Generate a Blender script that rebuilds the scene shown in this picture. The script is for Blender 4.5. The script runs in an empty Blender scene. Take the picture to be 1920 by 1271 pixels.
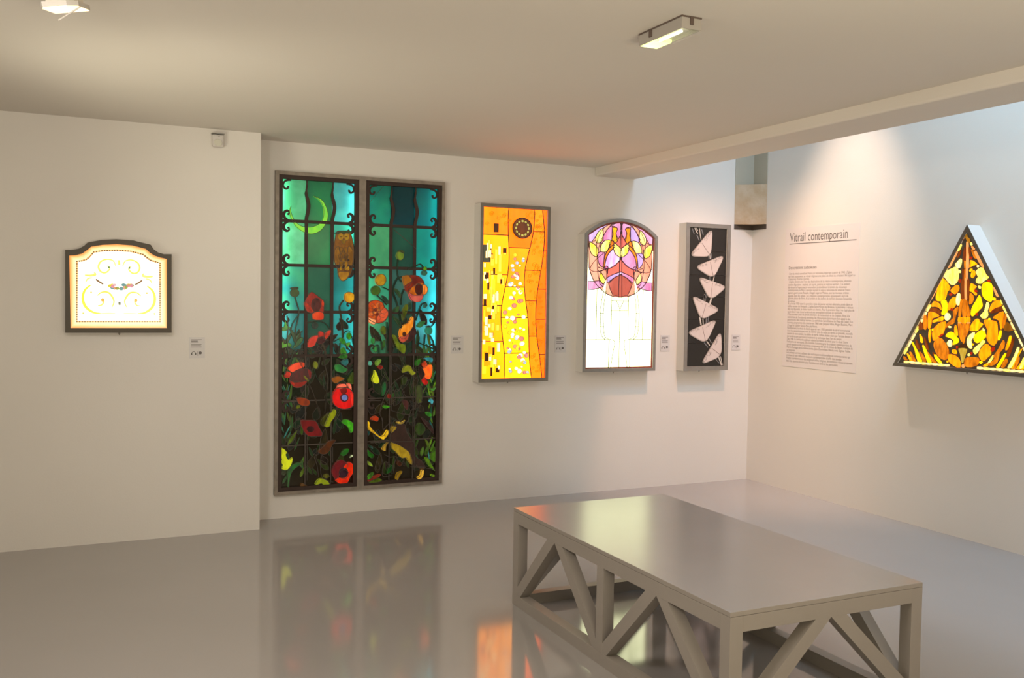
import bpy, bmesh, math, random
from mathutils import Vector, Matrix
C = bpy.context.scene.collection
PI = math.pi

# ------------------------------------------------------------------ camera
FPX, YAW, PITCH, ROLL = 1762.5, .438431, -.042402, .014958
CAM = Vector((-5.37158, -6.55782, 1.55))
fw = Vector((math.sin(YAW)*math.cos(PITCH), math.cos(YAW)*math.cos(PITCH), math.sin(PITCH)))
r0 = fw.cross(Vector((0, 0, 1))).normalized(); u0 = r0.cross(fw)
RT = math.cos(ROLL)*r0 + math.sin(ROLL)*u0
UP = -math.sin(ROLL)*r0 + math.cos(ROLL)*u0
cd = bpy.data.cameras.new('camera'); cam = bpy.data.objects.new('camera', cd); C.objects.link(cam)
cd.sensor_width = 36; cd.lens = FPX/1920*36; cd.clip_start = .05; cd.clip_end = 60
M3 = Matrix((RT, UP, -fw)).transposed()
cam.matrix_world = Matrix.Translation(CAM) @ M3.to_4x4()
bpy.context.scene.camera = cam

# ------------------------------------------------------------------ world, lights, exposure
sc = bpy.context.scene
sc.view_settings.view_transform = 'Standard'; sc.view_settings.look = 'None'
sc.view_settings.gamma = 1; sc.view_settings.use_curve_mapping = False
sc.view_settings.exposure = 0.0
w = bpy.data.worlds.new('sky'); sc.world = w; w.use_nodes = True
w.node_tree.nodes['Background'].inputs[0].default_value = (.55, .75, 1, 1)
w.node_tree.nodes['Background'].inputs[1].default_value = 1.2

def aim(o, tgt):
    d = Vector(tgt)-o.location
    o.rotation_euler = d.to_track_quat('-Z', 'Y').to_euler()
def area(name, loc, tgt, sx, sy, watts, col):
    l = bpy.data.lights.new(name, 'AREA'); l.shape = 'RECTANGLE'; l.size = sx; l.size_y = sy
    l.energy = watts; l.color = col
    o = bpy.data.objects.new(name, l); o.location = loc; C.objects.link(o); aim(o, tgt); return o
def spot(name, loc, tgt, watts, col, ang, blend, rad):
    l = bpy.data.lights.new(name, 'SPOT'); l.energy = watts; l.color = col
    l.spot_size = math.radians(ang); l.spot_blend = blend; l.shadow_soft_size = rad
    o = bpy.data.objects.new(name, l); o.location = loc; C.objects.link(o); aim(o, tgt); return o

area('skylight_daylight', (-.75, -3.4, 4.9), (-.1, -3.4, 3.6), .8, 4.6, 325, (.30, .67, 1))
area('skylight_daylight', (-.6, -5.2, 4.9), (0, -3.8, 3.4), .8, 1.6, 48, (1, .80, .82))
area('gallery_fill', (-5.8, -4.1, 2.56), (-4.0, -3.4, 0), .8, .8, 56, (1, .90, .82))  # unseen fill lights under the ceiling, added to brighten bench and room
area('gallery_fill', (-3.6, -4.9, 2.57), (-3.5, -4.0, 0), 1.0, .5, 9, (1, .95, .9))
area('gallery_fill', (-2.4, -7.0, 2.56), (-1.8, -3.5, 0), 1.2, 1.2, 10, (1, .6, .4))
area('ceiling_fill', (-4.0, -6.9, 1.2), (-3.9, -5.9, 2.6), 2.4, 1.0, 100, (1, .88, .64))  # unseen upward fill, added behind the camera to lift the ceiling
area('ceiling_fill', (-6.7, -3.2, 1.5), (-5.4, -2.5, 2.8), .6, 1.4, 12, (1, .90, .72))  # another unseen fill, added for the left part of the ceiling
spot('ceiling_fill_spot', (-6.4, -2.3, 1.3), (-3.4, -1.3, 2.6), 118, (1, .92, .70), 82, 1, .3)  # unseen spot, added to brighten the ceiling near the back wall
spot('floodlight_beam', (-5.36, -2.98, 2.44), (-3.0, 0, .6), 38, (1, .95, .86), 84, 1, .06)
spot('wall_spot', (-1.0, -1.30, 4.2), (0, -1.08, 1.72), 300, (1, .74, .57), 42, 1, .05)
spot('corner_spot', (-1.05, -1.6, 3.6), (-.35, 0, .5), 215, (1, .50, .26), 60, 1, .05)

# ------------------------------------------------------------------ helpers
def hx(s):
    s = s.lstrip('#'); return tuple(int(s[i:i+2], 16) for i in (0, 2, 4))
def lin(c):
    return tuple((v/255/12.92 if v/255 <= .04045 else ((v/255+.055)/1.055)**2.4) for v in c)
MATS = {}
def mat(key, base, rough=.6, metal=0., spec=.5, coat=0., coat_rough=.05, noise=0., nscale=8., bump=0., bscale=60., dark=None):
    if key in MATS: return MATS[key]
    m = bpy.data.materials.new(key); m.use_nodes = True; nt = m.node_tree; b = nt.nodes['Principled BSDF']
    col = lin(base) if max(base) > 1 else base
    b.inputs['Base Color'].default_value = (*col, 1); b.inputs['Roughness'].default_value = rough
    b.inputs['Metallic'].default_value = metal; b.inputs['Specular IOR Level'].default_value = spec
    b.inputs['Coat Weight'].default_value = coat; b.inputs['Coat Roughness'].default_value = coat_rough
    tc = nt.nodes.new('ShaderNodeTexCoord')
    if noise or dark:
        n = nt.nodes.new('ShaderNodeTexNoise'); n.inputs['Scale'].default_value = nscale; n.inputs['Detail'].default_value = 5
        nt.links.new(tc.outputs['Object'], n.inputs['Vector'])
        mx = nt.nodes.new('ShaderNodeMix'); mx.data_type = 'RGBA'
        d = lin(dark) if dark else tuple(v*(1-noise) for v in col)
        mx.inputs[6].default_value = (*d, 1); mx.inputs[7].default_value = (*col, 1)
        rp = nt.nodes.new('ShaderNodeValToRGB'); rp.color_ramp.elements[0].position = .3; rp.color_ramp.elements[1].position = .68
        nt.links.new(n.outputs['Fac'], rp.inputs['Fac']); nt.links.new(rp.outputs['Color'], mx.inputs[0])
        nt.links.new(mx.outputs[2], b.inputs['Base Color'])
    if bump:
        n2 = nt.nodes.new('ShaderNodeTexNoise'); n2.inputs['Scale'].default_value = bscale; n2.inputs['Detail'].default_value = 3
        nt.links.new(tc.outputs['Object'], n2.inputs['Vector'])
        bp = nt.nodes.new('ShaderNodeBump'); bp.inputs['Strength'].default_value = bump; bp.inputs['Distance'].default_value = .01
        nt.links.new(n2.outputs['Fac'], bp.inputs['Height']); nt.links.new(bp.outputs['Normal'], b.inputs['Normal'])
    MATS[key] = m; return m

def lit_glass(c, gain=(1, 1, 1), streak=.18, second=None, nscale=14., stretch=(1, 1, .35)):
    """backlit coloured glass: c = sRGB colour, gain = how far each channel goes past it"""
    key = 'lit_glass_%02x%02x%02x_%s' % (*[int(v) for v in c], hash((gain, streak, second, nscale)) & 0xffff)
    if key in MATS: return MATS[key]
    m = bpy.data.materials.new('lit_glass'); m.use_nodes = True; nt = m.node_tree; b = nt.nodes['Principled BSDF']
    L = tuple(a*g for a, g in zip(lin(c), gain))
    L2 = tuple(a*g for a, g in zip(lin(second), gain)) if second else tuple(v*(1-streak*1.6) for v in L)
    s = max(max(L), max(L2), 1e-3)
    b.inputs['Base Color'].default_value = (*[min(v, 1)*.12 for v in L], 1)
    b.inputs['Roughness'].default_value = .18
    tc = nt.nodes.new('ShaderNodeTexCoord'); mp = nt.nodes.new('ShaderNodeMapping'); mp.inputs['Scale'].default_value = stretch
    n = nt.nodes.new('ShaderNodeTexNoise'); n.inputs['Scale'].default_value = nscale; n.inputs['Detail'].default_value = 4
    nt.links.new(tc.outputs['Object'], mp.inputs['Vector']); nt.links.new(mp.outputs['Vector'], n.inputs['Vector'])
    rp = nt.nodes.new('ShaderNodeValToRGB'); rp.color_ramp.elements[0].position = .36; rp.color_ramp.elements[1].position = .62
    nt.links.new(n.outputs['Fac'], rp.inputs['Fac'])
    mx = nt.nodes.new('ShaderNodeMix'); mx.data_type = 'RGBA'
    mx.inputs[6].default_value = (*[v/s for v in L2], 1); mx.inputs[7].default_value = (*[v/s for v in L], 1)
    nt.links.new(rp.outputs['Color'], mx.inputs[0]); nt.links.new(mx.outputs[2], b.inputs['Emission Color'])
    b.inputs['Emission Strength'].default_value = s
    MATS[key] = m; return m

def through_glass(c, second, nscale=5., df=.25):
    """unlit translucent glass: shows the lamps that stand behind it"""
    key = 'tg_%s_%s' % (c, second)
    if key in MATS: return MATS[key]
    m = bpy.data.materials.new('translucent_glass'); m.use_nodes = True; nt = m.node_tree
    out = nt.nodes['Material Output']; nt.nodes.remove(nt.nodes['Principled BSDF'])
    t = nt.nodes.new('ShaderNodeBsdfTranslucent'); g = nt.nodes.new('ShaderNodeBsdfGlossy'); g.inputs['Roughness'].default_value = .12
    d = nt.nodes.new('ShaderNodeBsdfDiffuse'); d.inputs['Color'].default_value = (*[v*df for v in lin(c)], 1)
    f = nt.nodes.new('ShaderNodeFresnel'); f.inputs['IOR'].default_value = 1.45
    a = nt.nodes.new('ShaderNodeAddShader'); mxs = nt.nodes.new('ShaderNodeMixShader')
    tc = nt.nodes.new('ShaderNodeTexCoord'); n = nt.nodes.new('ShaderNodeTexNoise'); n.inputs['Scale'].default_value = nscale; n.inputs['Detail'].default_value = 5
    nt.links.new(tc.outputs['Object'], n.inputs['Vector'])
    mx = nt.nodes.new('ShaderNodeMix'); mx.data_type = 'RGBA'; mx.inputs[6].default_value = (*lin(c), 1); mx.inputs[7].default_value = (*lin(second), 1)
    rp = nt.nodes.new('ShaderNodeValToRGB'); rp.color_ramp.elements[0].position = .38; rp.color_ramp.elements[1].position = .62
    nt.links.new(n.outputs['Fac'], rp.inputs['Fac']); nt.links.new(rp.outputs['Color'], mx.inputs[0]); nt.links.new(mx.outputs[2], t.inputs['Color'])
    nt.links.new(t.outputs[0], a.inputs[0]); nt.links.new(d.outputs[0], a.inputs[1])
    nt.links.new(f.outputs[0], mxs.inputs[0]); nt.links.new(a.outputs[0], mxs.inputs[1]); nt.links.new(g.outputs[0], mxs.inputs[2])
    nt.links.new(mxs.outputs[0], out.inputs['Surface'])
    MATS[key] = m; return m

def wloc(o):
    v = Vector((0, 0, 0))
    while o: v += o.location; o = o.parent
    return v
def link_bm(name, bm, m, parent=None, smooth=False):
    off = wloc(parent) if parent else Vector((0, 0, 0))
    if off.length: bmesh.ops.translate(bm, verts=bm.verts, vec=-off)
    bmesh.ops.recalc_face_normals(bm, faces=bm.faces)
    me = bpy.data.meshes.new(name); bm.to_mesh(me); bm.free()
    if smooth:
        for p in me.polygons: p.use_smooth = True
    o = bpy.data.objects.new(name, me); C.objects.link(o)
    if m: me.materials.append(m)
    if parent: o.parent = parent
    return o
def recentre(o):
    """put the origin of a top-level mesh at the middle of its bounding box"""
    vs = [v.co for v in o.data.vertices]; c = sum(vs, Vector())/len(vs)
    for v in vs: v -= c
    o.location = o.location + c; return o
def empty(name, loc, label, cat, group=None):
    o = bpy.data.objects.new(name, None); C.objects.link(o); o.location = loc; o.empty_display_size = .05
    o['label'] = label; o['category'] = cat
    if group: o['group'] = group
    return o
def struct(o): o['kind'] = 'structure'; return o
def bx(bm, x0, x1, y0, y1, z0, z1):
    vs = [bm.verts.new((x, y, z)) for x in (x0, x1) for y in (y0, y1) for z in (z0, z1)]
    for f in ((0, 1, 3, 2), (4, 6, 7, 5), (0, 4, 5, 1), (2, 3, 7, 6), (0, 2, 6, 4), (1, 5, 7, 3)):
        bm.faces.new([vs[i] for i in f])
def bevel(bm, w_, seg=2):
    bmesh.ops.bevel(bm, geom=bm.edges[:], offset=w_, segments=seg, affect='EDGES', profile=.5)
def boxpart(name, d, m, parent=None, bv=0):
    bm = bmesh.new(); bx(bm, *d)
    if bv: bevel(bm, bv)
    return link_bm(name, bm, m, parent)

# a plane to build on: point = O + u*U + v*V + n*N
class Frame:
    def __init__(s, O, U, V, N): s.O, s.U, s.V, s.N = Vector(O), Vector(U), Vector(V), Vector(N)
    def p(s, u, v, n): return s.O + s.U*u + s.V*v + s.N*n
    def ray(s, px, py, n):
        d = RT*((px-960)/FPX) - UP*((py-635.5)/FPX) + fw
        t = ((s.O + s.N*n - CAM).dot(s.N))/d.dot(s.N)
        q = CAM + d*t - s.O
        return (q.dot(s.U), q.dot(s.V))
def prism(fr, pts, n0, n1, bm=None, bev=0):
    bm = bm or bmesh.new()
    a = [bm.verts.new(fr.p(u, v, n0)) for u, v in pts]; b = [bm.verts.new(fr.p(u, v, n1)) for u, v in pts]
    k = len(pts)
    bm.faces.new(b); bm.faces.new(a[::-1])
    for i in range(k): bm.faces.new((a[i], a[(i+1) % k], b[(i+1) % k], b[i]))
    return bm
def smooth(pts, closed=True, k=4):
    out = []; N = len(pts)
    rng = range(N) if closed else range(N-1)
    for i in rng:
        P = [pts[(i+j) % N] if closed else pts[min(max(i+j, 0), N-1)] for j in (-1, 0, 1, 2)]
        for s in range(k):
            t = s/k
            out.append(tuple(.5*((2*P[1][c]) + (-P[0][c]+P[2][c])*t + (2*P[0][c]-5*P[1][c]+4*P[2][c]-P[3][c])*t*t + (-P[0][c]+3*P[1][c]-3*P[2][c]+P[3][c])*t**3) for c in (0, 1)))
    if not closed: out.append(tuple(pts[-1]))
    return out
def ribbon(fr, pts, w_, n0, n1, closed=False, bm=None):
    """flat bar along a line; w_ may be a number or one width per point"""
    bm = bm or bmesh.new(); N = len(pts); W = w_ if isinstance(w_, (list, tuple)) else [w_]*N
    A = []; B = []
    for i, (x, y) in enumerate(pts):
        a = pts[i-1] if (closed or i) else pts[i]; b = pts[(i+1) % N] if (closed or i < N-1) else pts[i]
        dx, dy = b[0]-a[0], b[1]-a[1]; l = math.hypot(dx, dy) or 1
        nx, ny = -dy/l*W[i]/2, dx/l*W[i]/2
        A.append([bm.verts.new(fr.p(x+nx, y+ny, n)) for n in (n0, n1)]); B.append([bm.verts.new(fr.p(x-nx, y-ny, n)) for n in (n0, n1)])
    for i in range(N if closed else N-1):
        j = (i+1) % N
        bm.faces.new((A[i][1], A[j][1], B[j][1], B[i][1])); bm.faces.new((A[i][0], B[i][0], B[j][0], A[j][0]))
        bm.faces.new((A[i][0], A[j][0], A[j][1], A[i][1])); bm.faces.new((B[i][0], B[i][1], B[j][1], B[j][0]))
    if not closed:
        for i in (0, N-1): bm.faces.new((A[i][0], A[i][1], B[i][1], B[i][0]))
    return bm
def rim(fr, outer, inner, n0, n1, bm=None):
    """frame between two outlines of the same point count"""
    bm = bm or bmesh.new(); N = len(outer)
    v = [[bm.verts.new(fr.p(*P, n)) for P in (outer[i], inner[i]) for n in (n0, n1)] for i in range(N)]
    for i in range(N):
        a, b = v[i], v[(i+1) % N]
        bm.faces.new((a[1], b[1], b[3], a[3])); bm.faces.new((a[0], a[2], b[2], b[0]))
        bm.faces.new((a[0], b[0], b[1], a[1])); bm.faces.new((a[2], a[3], b[3], b[2]))
    return bm
def ell(cx_, cy_, rx, ry, k=16, rot=0):
    out = []
    for i in range(k):
        a = 2*PI*i/k; x, y = rx*math.cos(a), ry*math.sin(a)
        out.append((cx_+x*math.cos(rot)-y*math.sin(rot), cy_+x*math.sin(rot)+y*math.cos(rot)))
    return out
def cyl(bm, p0, p1, r0_, r1_=None, seg=20, caps=True):
    r1_ = r0_ if r1_ is None else r1_
    p0, p1 = Vector(p0), Vector(p1); d = (p1-p0).normalized()
    a = d.orthogonal().normalized(); b = d.cross(a)
    A = [bm.verts.new(p0+(a*math.cos(2*PI*i/seg)+b*math.sin(2*PI*i/seg))*r0_) for i in range(seg)]
    B = [bm.verts.new(p1+(a*math.cos(2*PI*i/seg)+b*math.sin(2*PI*i/seg))*r1_) for i in range(seg)]
    for i in range(seg): bm.faces.new((A[i], A[(i+1) % seg], B[(i+1) % seg], B[i]))
    if caps: bm.faces.new(A[::-1]); bm.faces.new(B)

MAIN = Frame((0, 0, 0), (1, 0, 0), (0, 0, 1), (0, -1, 0))          # back wall
YL = -.267
LEFT = Frame((0, YL, 0), (1, 0, 0), (0, 0, 1), (0, -1, 0))         # projecting left section of the back wall
RIGHT = Frame((0, 0, 0), (0, -1, 0), (0, 0, 1), (-1, 0, 0))        # right wall

# ------------------------------------------------------------------ materials of the room
plaster = mat('plaster', (.72, .69, .645), .85, noise=.03, nscale=1.5, bump=.05, bscale=90)
ceil_m = mat('ceiling_paint', (.70, .66, .60), .9, noise=.02, nscale=1.2)
floor_m = mat('epoxy_floor', (.37, .350, .340), .09, spec=.8, noise=.06, nscale=.8)
paint_white = mat('painted_box_side', (.68, .655, .61), .7)
steel_d = mat('dark_steel', (.12, .11, .09), .45, metal=.5, noise=.2, nscale=18)
steel = mat('brushed_steel', (.24, .22, .185), .45, metal=.5, noise=.2, nscale=18)
steel_l = mat('brushed_steel_light', (.30, .29, .27), .42, metal=.5, noise=.15, nscale=18)
rust = mat('worn_iron', (.30, .26, .215), .5, metal=.4, noise=.3, nscale=22)
iron = mat('wrought_iron', (.035, .018, .012), .55, metal=.2)
lead = mat('lead_came', (.05, .035, .03), .5, metal=.4)
dimlead = mat('dim_lead_came', (.075, .06, .05), .5, metal=.3)
bench_m = mat('bench_grey_paint', (.32, .288, .255), .45, noise=.03, nscale=3)
bench_top_m = mat('bench_top_satin', (.31, .305, .315), .24, spec=.8, noise=.05, nscale=2.5)

# ------------------------------------------------------------------ room shell
H = 2.605; HV = 5.2; XL = -8.6; YF = -9.6; XB0, XB1, ZB = -1.59, -1.215, 2.537
boxx = (-4.075, -2.905, .20, 2.37)     # opening behind the tall window
struct(boxpart('floor', (XL-.2, .2, YF-.2, .4, -.2, 0), floor_m))
bm = bmesh.new()
bx(bm, -4.25, boxx[0], 0, .4, 0, HV); bx(bm, boxx[1], .2, 0, .4, 0, HV)
bx(bm, boxx[0], boxx[1], 0, .4, 0, boxx[2]); bx(bm, boxx[0], boxx[1], 0, .4, boxx[3], HV)
bx(bm, boxx[0], boxx[1], .17, .4, boxx[2], boxx[3])
struct(link_bm('wall_back', bm, plaster))
struct(boxpart('wall_back_left', (XL-.2, -4.25, YL, .4, 0, H), plaster))
struct(boxpart('wall_right', (0, .2, YF-.2, 0, 0, HV), plaster))
struct(boxpart('wall_left', (XL-.2, XL, YF-.2, YL, 0, H), plaster))
struct(boxpart('wall_front', (XL, 0, YF-.2, YF, 0, H), plaster))
bm = bmesh.new(); bx(bm, XB1, 0, YF-.2, YF, H, HV)
struct(link_bm('wall_front_upper', bm, plaster))
struct(boxpart('ceiling', (XL-.2, XB0, YF-.2, 0, H, H+.3), ceil_m))
bm = bmesh.new(); bx(bm, XB0, XB1, YF-.2, 0, ZB, HV); bevel(bm, .012, 3)
struct(link_bm('trim_1', bm, ceil_m))
# skylight over the double-height strip
bm = bmesh.new()
bx(bm, XB1, 0, YF-.2, -6.2, HV, HV+.2); bx(bm, XB1, 0, -1.0, .2, HV, HV+.2)
bx(bm, XB1, -1.1, -6.2, -1.0, HV, HV+.2); bx(bm, -.1, 0, -6.2, -1.0, HV, HV+.2)
struct(link_bm('ceiling_upper', bm, ceil_m))
sky = struct(boxpart('window_1', (-1.1, -.1, -6.2, -1.0, HV+.14, HV+.15), None))
gm = bpy.data.materials.new('skylight_glass'); gm.use_nodes = True
nt = gm.node_tree; nt.nodes.remove(nt.nodes['Principled BSDF']); tb = nt.nodes.new('ShaderNodeBsdfTransparent'); tb.inputs[0].default_value = (.9, .95, 1, 1)
nt.links.new(tb.outputs[0], nt.nodes['Material Output'].inputs['Surface']); sky.data.materials.append(gm)
for k in range(6):
    y = -6.2+k*1.04
    boxpart('glazing_bar', (-1.1, -.1, y-.02, y+.02, HV+.1, HV+.18), steel, sky)

# corner infill: bare stone block, painted upper part, dark strip
e = empty('corner_stone', (0, 0, 2.18), 'bare beige stone block set in the wall corner under the beam', 'stone')
stone_m = mat('bare_stone', (.50, .40, .29), .9, dark=(172, 148, 116), nscale=9, bump=.4, bscale=40)
xa, ya = -.20, -.18
def L_plate(z0, z1, t, bm=None):
    bm = bm or bmesh.new(); bx(bm, xa, -t, -t, 0, z0, z1); bx(bm, -t, 0, ya, 0, z0, z1); return bm
bm = bmesh.new()
T = Frame((0, 0, 0), (1, 0, 0), (0, 1, 0), (0, 0, 1))
prism(T, [(xa, -.001), (xa+.035, -.03), (-.105, -.078), (-.03, ya+.03), (-.001, ya), (-.001, -.001)], 2.222, 2.562, bm)
link_bm('stone_face', bm, stone_m, e)
link_bm('lower_edge', L_plate(2.18, 2.222, .006), mat('dark_strip', (.07, .055, .04), .8), e)['label'] = 'dark strip under the stone'
link_bm('painted_upper', L_plate(2.562, HV-.01, .006), mat('greygreen_paint', (.42, .39, .31), .8), e)['label'] = 'grey-green painted part above the stone'

# ------------------------------------------------------------------ bench
b = empty('display_bench', (-2.888, -3.149, 0), 'low grey bench with a smooth top on an open truss frame', 'bench')
x0, x1, y0, y1 = -3.3426, -2.4332, -4.0178, -2.2809; q = .0545; zr0, zr1 = .4195, .4755
top = boxpart('bench_top', (x0, x1, y0, y1, .4765, .4935), bench_top_m, b, .0012)
top.data.materials.append(bench_m)
for p in top.data.polygons:
    if p.normal.z < .5: p.material_index = 1
for X in (x0, x1-q):
    for Y in (y0, y1-q): boxpart('leg', (X, X+q, Y, Y+q, 0, zr1), bench_m, b, .0008)
    ym = -3.12
    boxpart('middle_post', (X, X+q, ym-q, ym, q, zr0), bench_m, b, .0006)
    boxpart('top_rail', (X, X+q, y0+q, y1-q, zr0, zr1), bench_m, b, .0006)
    boxpart('bottom_rail', (X, X+q, y0+q, y1-q, 0, q), bench_m, b, .0006)
for Y in (y0, y1-q):
    boxpart('top_rail', (x0+q, x1-q, Y, Y+q, zr0, zr1), bench_m, b, .0006)
    boxpart('bottom_rail', (x0+q, x1-q, Y, Y+q, 0, q), bench_m, b, .0006)
def brace(fr, a0, a1, b0, b1, n0, n1):
    # a: bottom corner (two points), b: top (two points)
    bm_ = prism(fr, [(a0[0], a0[1]), (a1[0], a1[1]), (b1[0], b1[1]), (b0[0], b0[1])], n0, n1)
    link_bm('brace', bm_, bench_m, b)
for X in (x0, x1-q):
    fr = Frame((X, 0, 0), (0, 1, 0), (0, 0, 1), (1, 0, 0)); n0, n1 = .0008, q-.0008
    for (hi, lo) in ((y1-q, ym), (ym-q, y0+q)):
        mid = (hi+lo)/2
        for s, e0 in ((1, hi), (-1, lo)):
            # corner (e0, q): foot covers .047 up the post and .03 along the rail
            a = [(e0, .1), (e0, q), (e0-s*.03, q), (mid-s*0, zr0), (mid+s*.076, zr0)]
            link_bm('brace', prism(fr, a, n0, n1), bench_m, b)
for Y in (y0, y1-q):
    fr = Frame((0, Y, 0), (1, 0, 0), (0, 0, 1), (0, 1, 0)); n0, n1 = .0008, q-.0008
    hi, lo = x1-q, x0+q; mid = (hi+lo)/2
    for s, e0 in ((1, hi), (-1, lo)):
        a = [(e0, .108), (e0, q), (e0-s*.024, q), (mid, zr0), (mid+s*.074, zr0)]
        link_bm('brace', prism(fr, a, n0, n1), bench_m, b)

# ------------------------------------------------------------------ glass panel tools
def crop(x0_, y0_, s): return lambda pts: [(x0_+x/s, y0_+y/s) for x, y in pts]
PX = lambda pts: list(pts)
class Panel:
    def __init__(s, fr, n, root, lead_m=lead, came=.005):
        s.fr, s.n, s.root, s.lm, s.cw = fr, n, root, lead_m, came
        s.lb = bmesh.new(); s.k = 0
    def uv(s, cr, pts): return [s.fr.ray(x, y, s.n) for x, y in cr(pts)]
    def glass(s, uv, m, label=None, came=None, th=.0015, name='glass_pane', lead_=True):
        s.k += 1
        n1 = s.n + .0012 + s.k*.00006
        o = link_bm(name, prism(s.fr, uv, s.n-.002, n1), m, s.root)
        if label: o['label'] = label
        if lead_: ribbon(s.fr, uv, came or s.cw, n1, n1+.0018, True, s.lb)
        return o
    def poly(s, cr, pts, m, k=4, **kw):
        uv = s.uv(cr, pts)
        if k > 1: uv = smooth(uv, True, k)
        return s.glass(uv, m, **kw)
    def line(s, cr, pts, w_=None, k=4, lift=0):
        uv = s.uv(cr, pts)
        if k > 1: uv = smooth(uv, False, k)
        s.k += 1; n1 = s.n + .0012 + s.k*.00006 + lift
        ribbon(s.fr, uv, w_ or s.cw, n1, n1+.0018, False, s.lb)
    def done(s, name='lead_came'):
        if len(s.lb.verts): return link_bm(name, s.lb, s.lm, s.root)

def rect(a, b_, c, d): return [(a, c), (b_, c), (b_, d), (a, d)]

# ------------------------------------------------------------------ tall two-light poppy window
root = empty('stained_glass_window', (-3.49, 0, .167), 'tall two-light stained glass window with owl, crescent moon and red poppies', 'window panel')
U0, U1, V0, V1 = -4.109, -2.873, .167, 2.402
mu0, mu1 = MAIN.ray(671.5, 600, .03)[0], MAIN.ray(684.5, 600, .03)[0]
bm = bmesh.new(); ow = .024
rim(MAIN, rect(U0, U1, V0, V1), rect(U0+ow, U1-ow, V0+ow, V1-ow), 0.001, .034, bm)
link_bm('outer_frame', bm, rust, root)
link_bm('mullion', prism(MAIN, rect(mu0, mu1, V0+ow, V1-ow), 0.001, .034), rust, root)
lanc = [(U0+ow, mu0), (mu1, U1-ow)]
ib = .027
for a, c in lanc:
    link_bm('inner_frame', rim(MAIN, rect(a, c, V0+ow, V1-ow), rect(a+ib, c-ib, V0+ow+ib, V1-ow-ib), -.02, .026), iron, root)
NG = -.004       # glass plane, in the depth of the frame
P1 = Panel(MAIN, NG, root, dimlead, .0045)
hz = [MAIN.ray(573, v, .01)[1] for v in (415.5, 497.8, 584.8, 667, 751, 834)]
vx = [[MAIN.ray(573.5, 550, .01)[0], MAIN.ray(622, 550, .01)[0]], [MAIN.ray(732, 550, .01)[0], MAIN.ray(776.5, 550, .01)[0]]]
skyc = [
 [[('#a8ecd0', '#6cc8a4'), ('#54ac84', '#489880'), ('#8ce4dc', '#60c0c4')], [('#a8ecd0', '#70c8a4'), ('#5cac84', '#4c9478'), ('#74dcc8', '#50bcb0')],
  [('#78ccb0', '#50b0b4'), ('#5c9480', '#508878'), ('#54b4b4', '#409c9c')], [('#6cb8b8', '#54a0a0'), ('#5c9484', '#588478'), ('#6cd0d0', '#54b0b0')]],
 [[('#3cbca4', '#309c98'), ('#246c74', '#206068'), ('#30a0a8', '#34aca8')], [('#88cca4', '#60b090'), ('#508474', '#447068'), ('#40c0b4', '#3ca8a4')],
  [('#78ccb0', '#5cb4a0'), ('#6c9890', '#54807c'), ('#70d4dc', '#58bcc0')], [('#80ccac', '#60b49c'), ('#5c8474', '#507468'), ('#8cdce4', '#6cc8d0')]]]
for li, (a, c) in enumerate(lanc):
    xs = [a+ib-.004, *vx[li], c-ib+.004]; zs = [V1-ow-ib+.004, *hz, V0+ow+ib-.004]
    for r in range(7):
        for k in range(3):
            uv = rect(xs[k], xs[k+1], zs[r+1], zs[r])
            if r < 4: m_ = through_glass(hx(skyc[li][r][k][0]), hx(skyc[li][r][k][1]))
            else: m_ = through_glass(hx('#2c261a'), hx('#302c1e'), 7., 1.) if r > 4 or k == 1 else through_glass(hx('#28301f'), hx('#3a5a40'), 9., .7)
            o = link_bm('glass_pane', prism(MAIN, uv, NG-.003, NG), m_, root)
A1, A2, A3, A4 = crop(510, 315, 6.872), crop(670, 325, 6.872), crop(510, 490, 6.872), crop(670, 490, 6.872)
A5, A6, A7, A8 = crop(510, 650, 8.472), crop(670, 650, 8.472), crop(510, 780, 8.472), crop(670, 780, 8.472)
def G(h, h2=None, st=.42): return lit_glass(hx(h), streak=st, second=hx(h2) if h2 else None, nscale=34, stretch=(1, 1, .6))
def Gf(h, h2=None, sc_=40): return lit_glass(hx(h), second=hx(h2) if h2 else None, nscale=sc_, streak=.3, stretch=(1, 1, 1))
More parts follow.
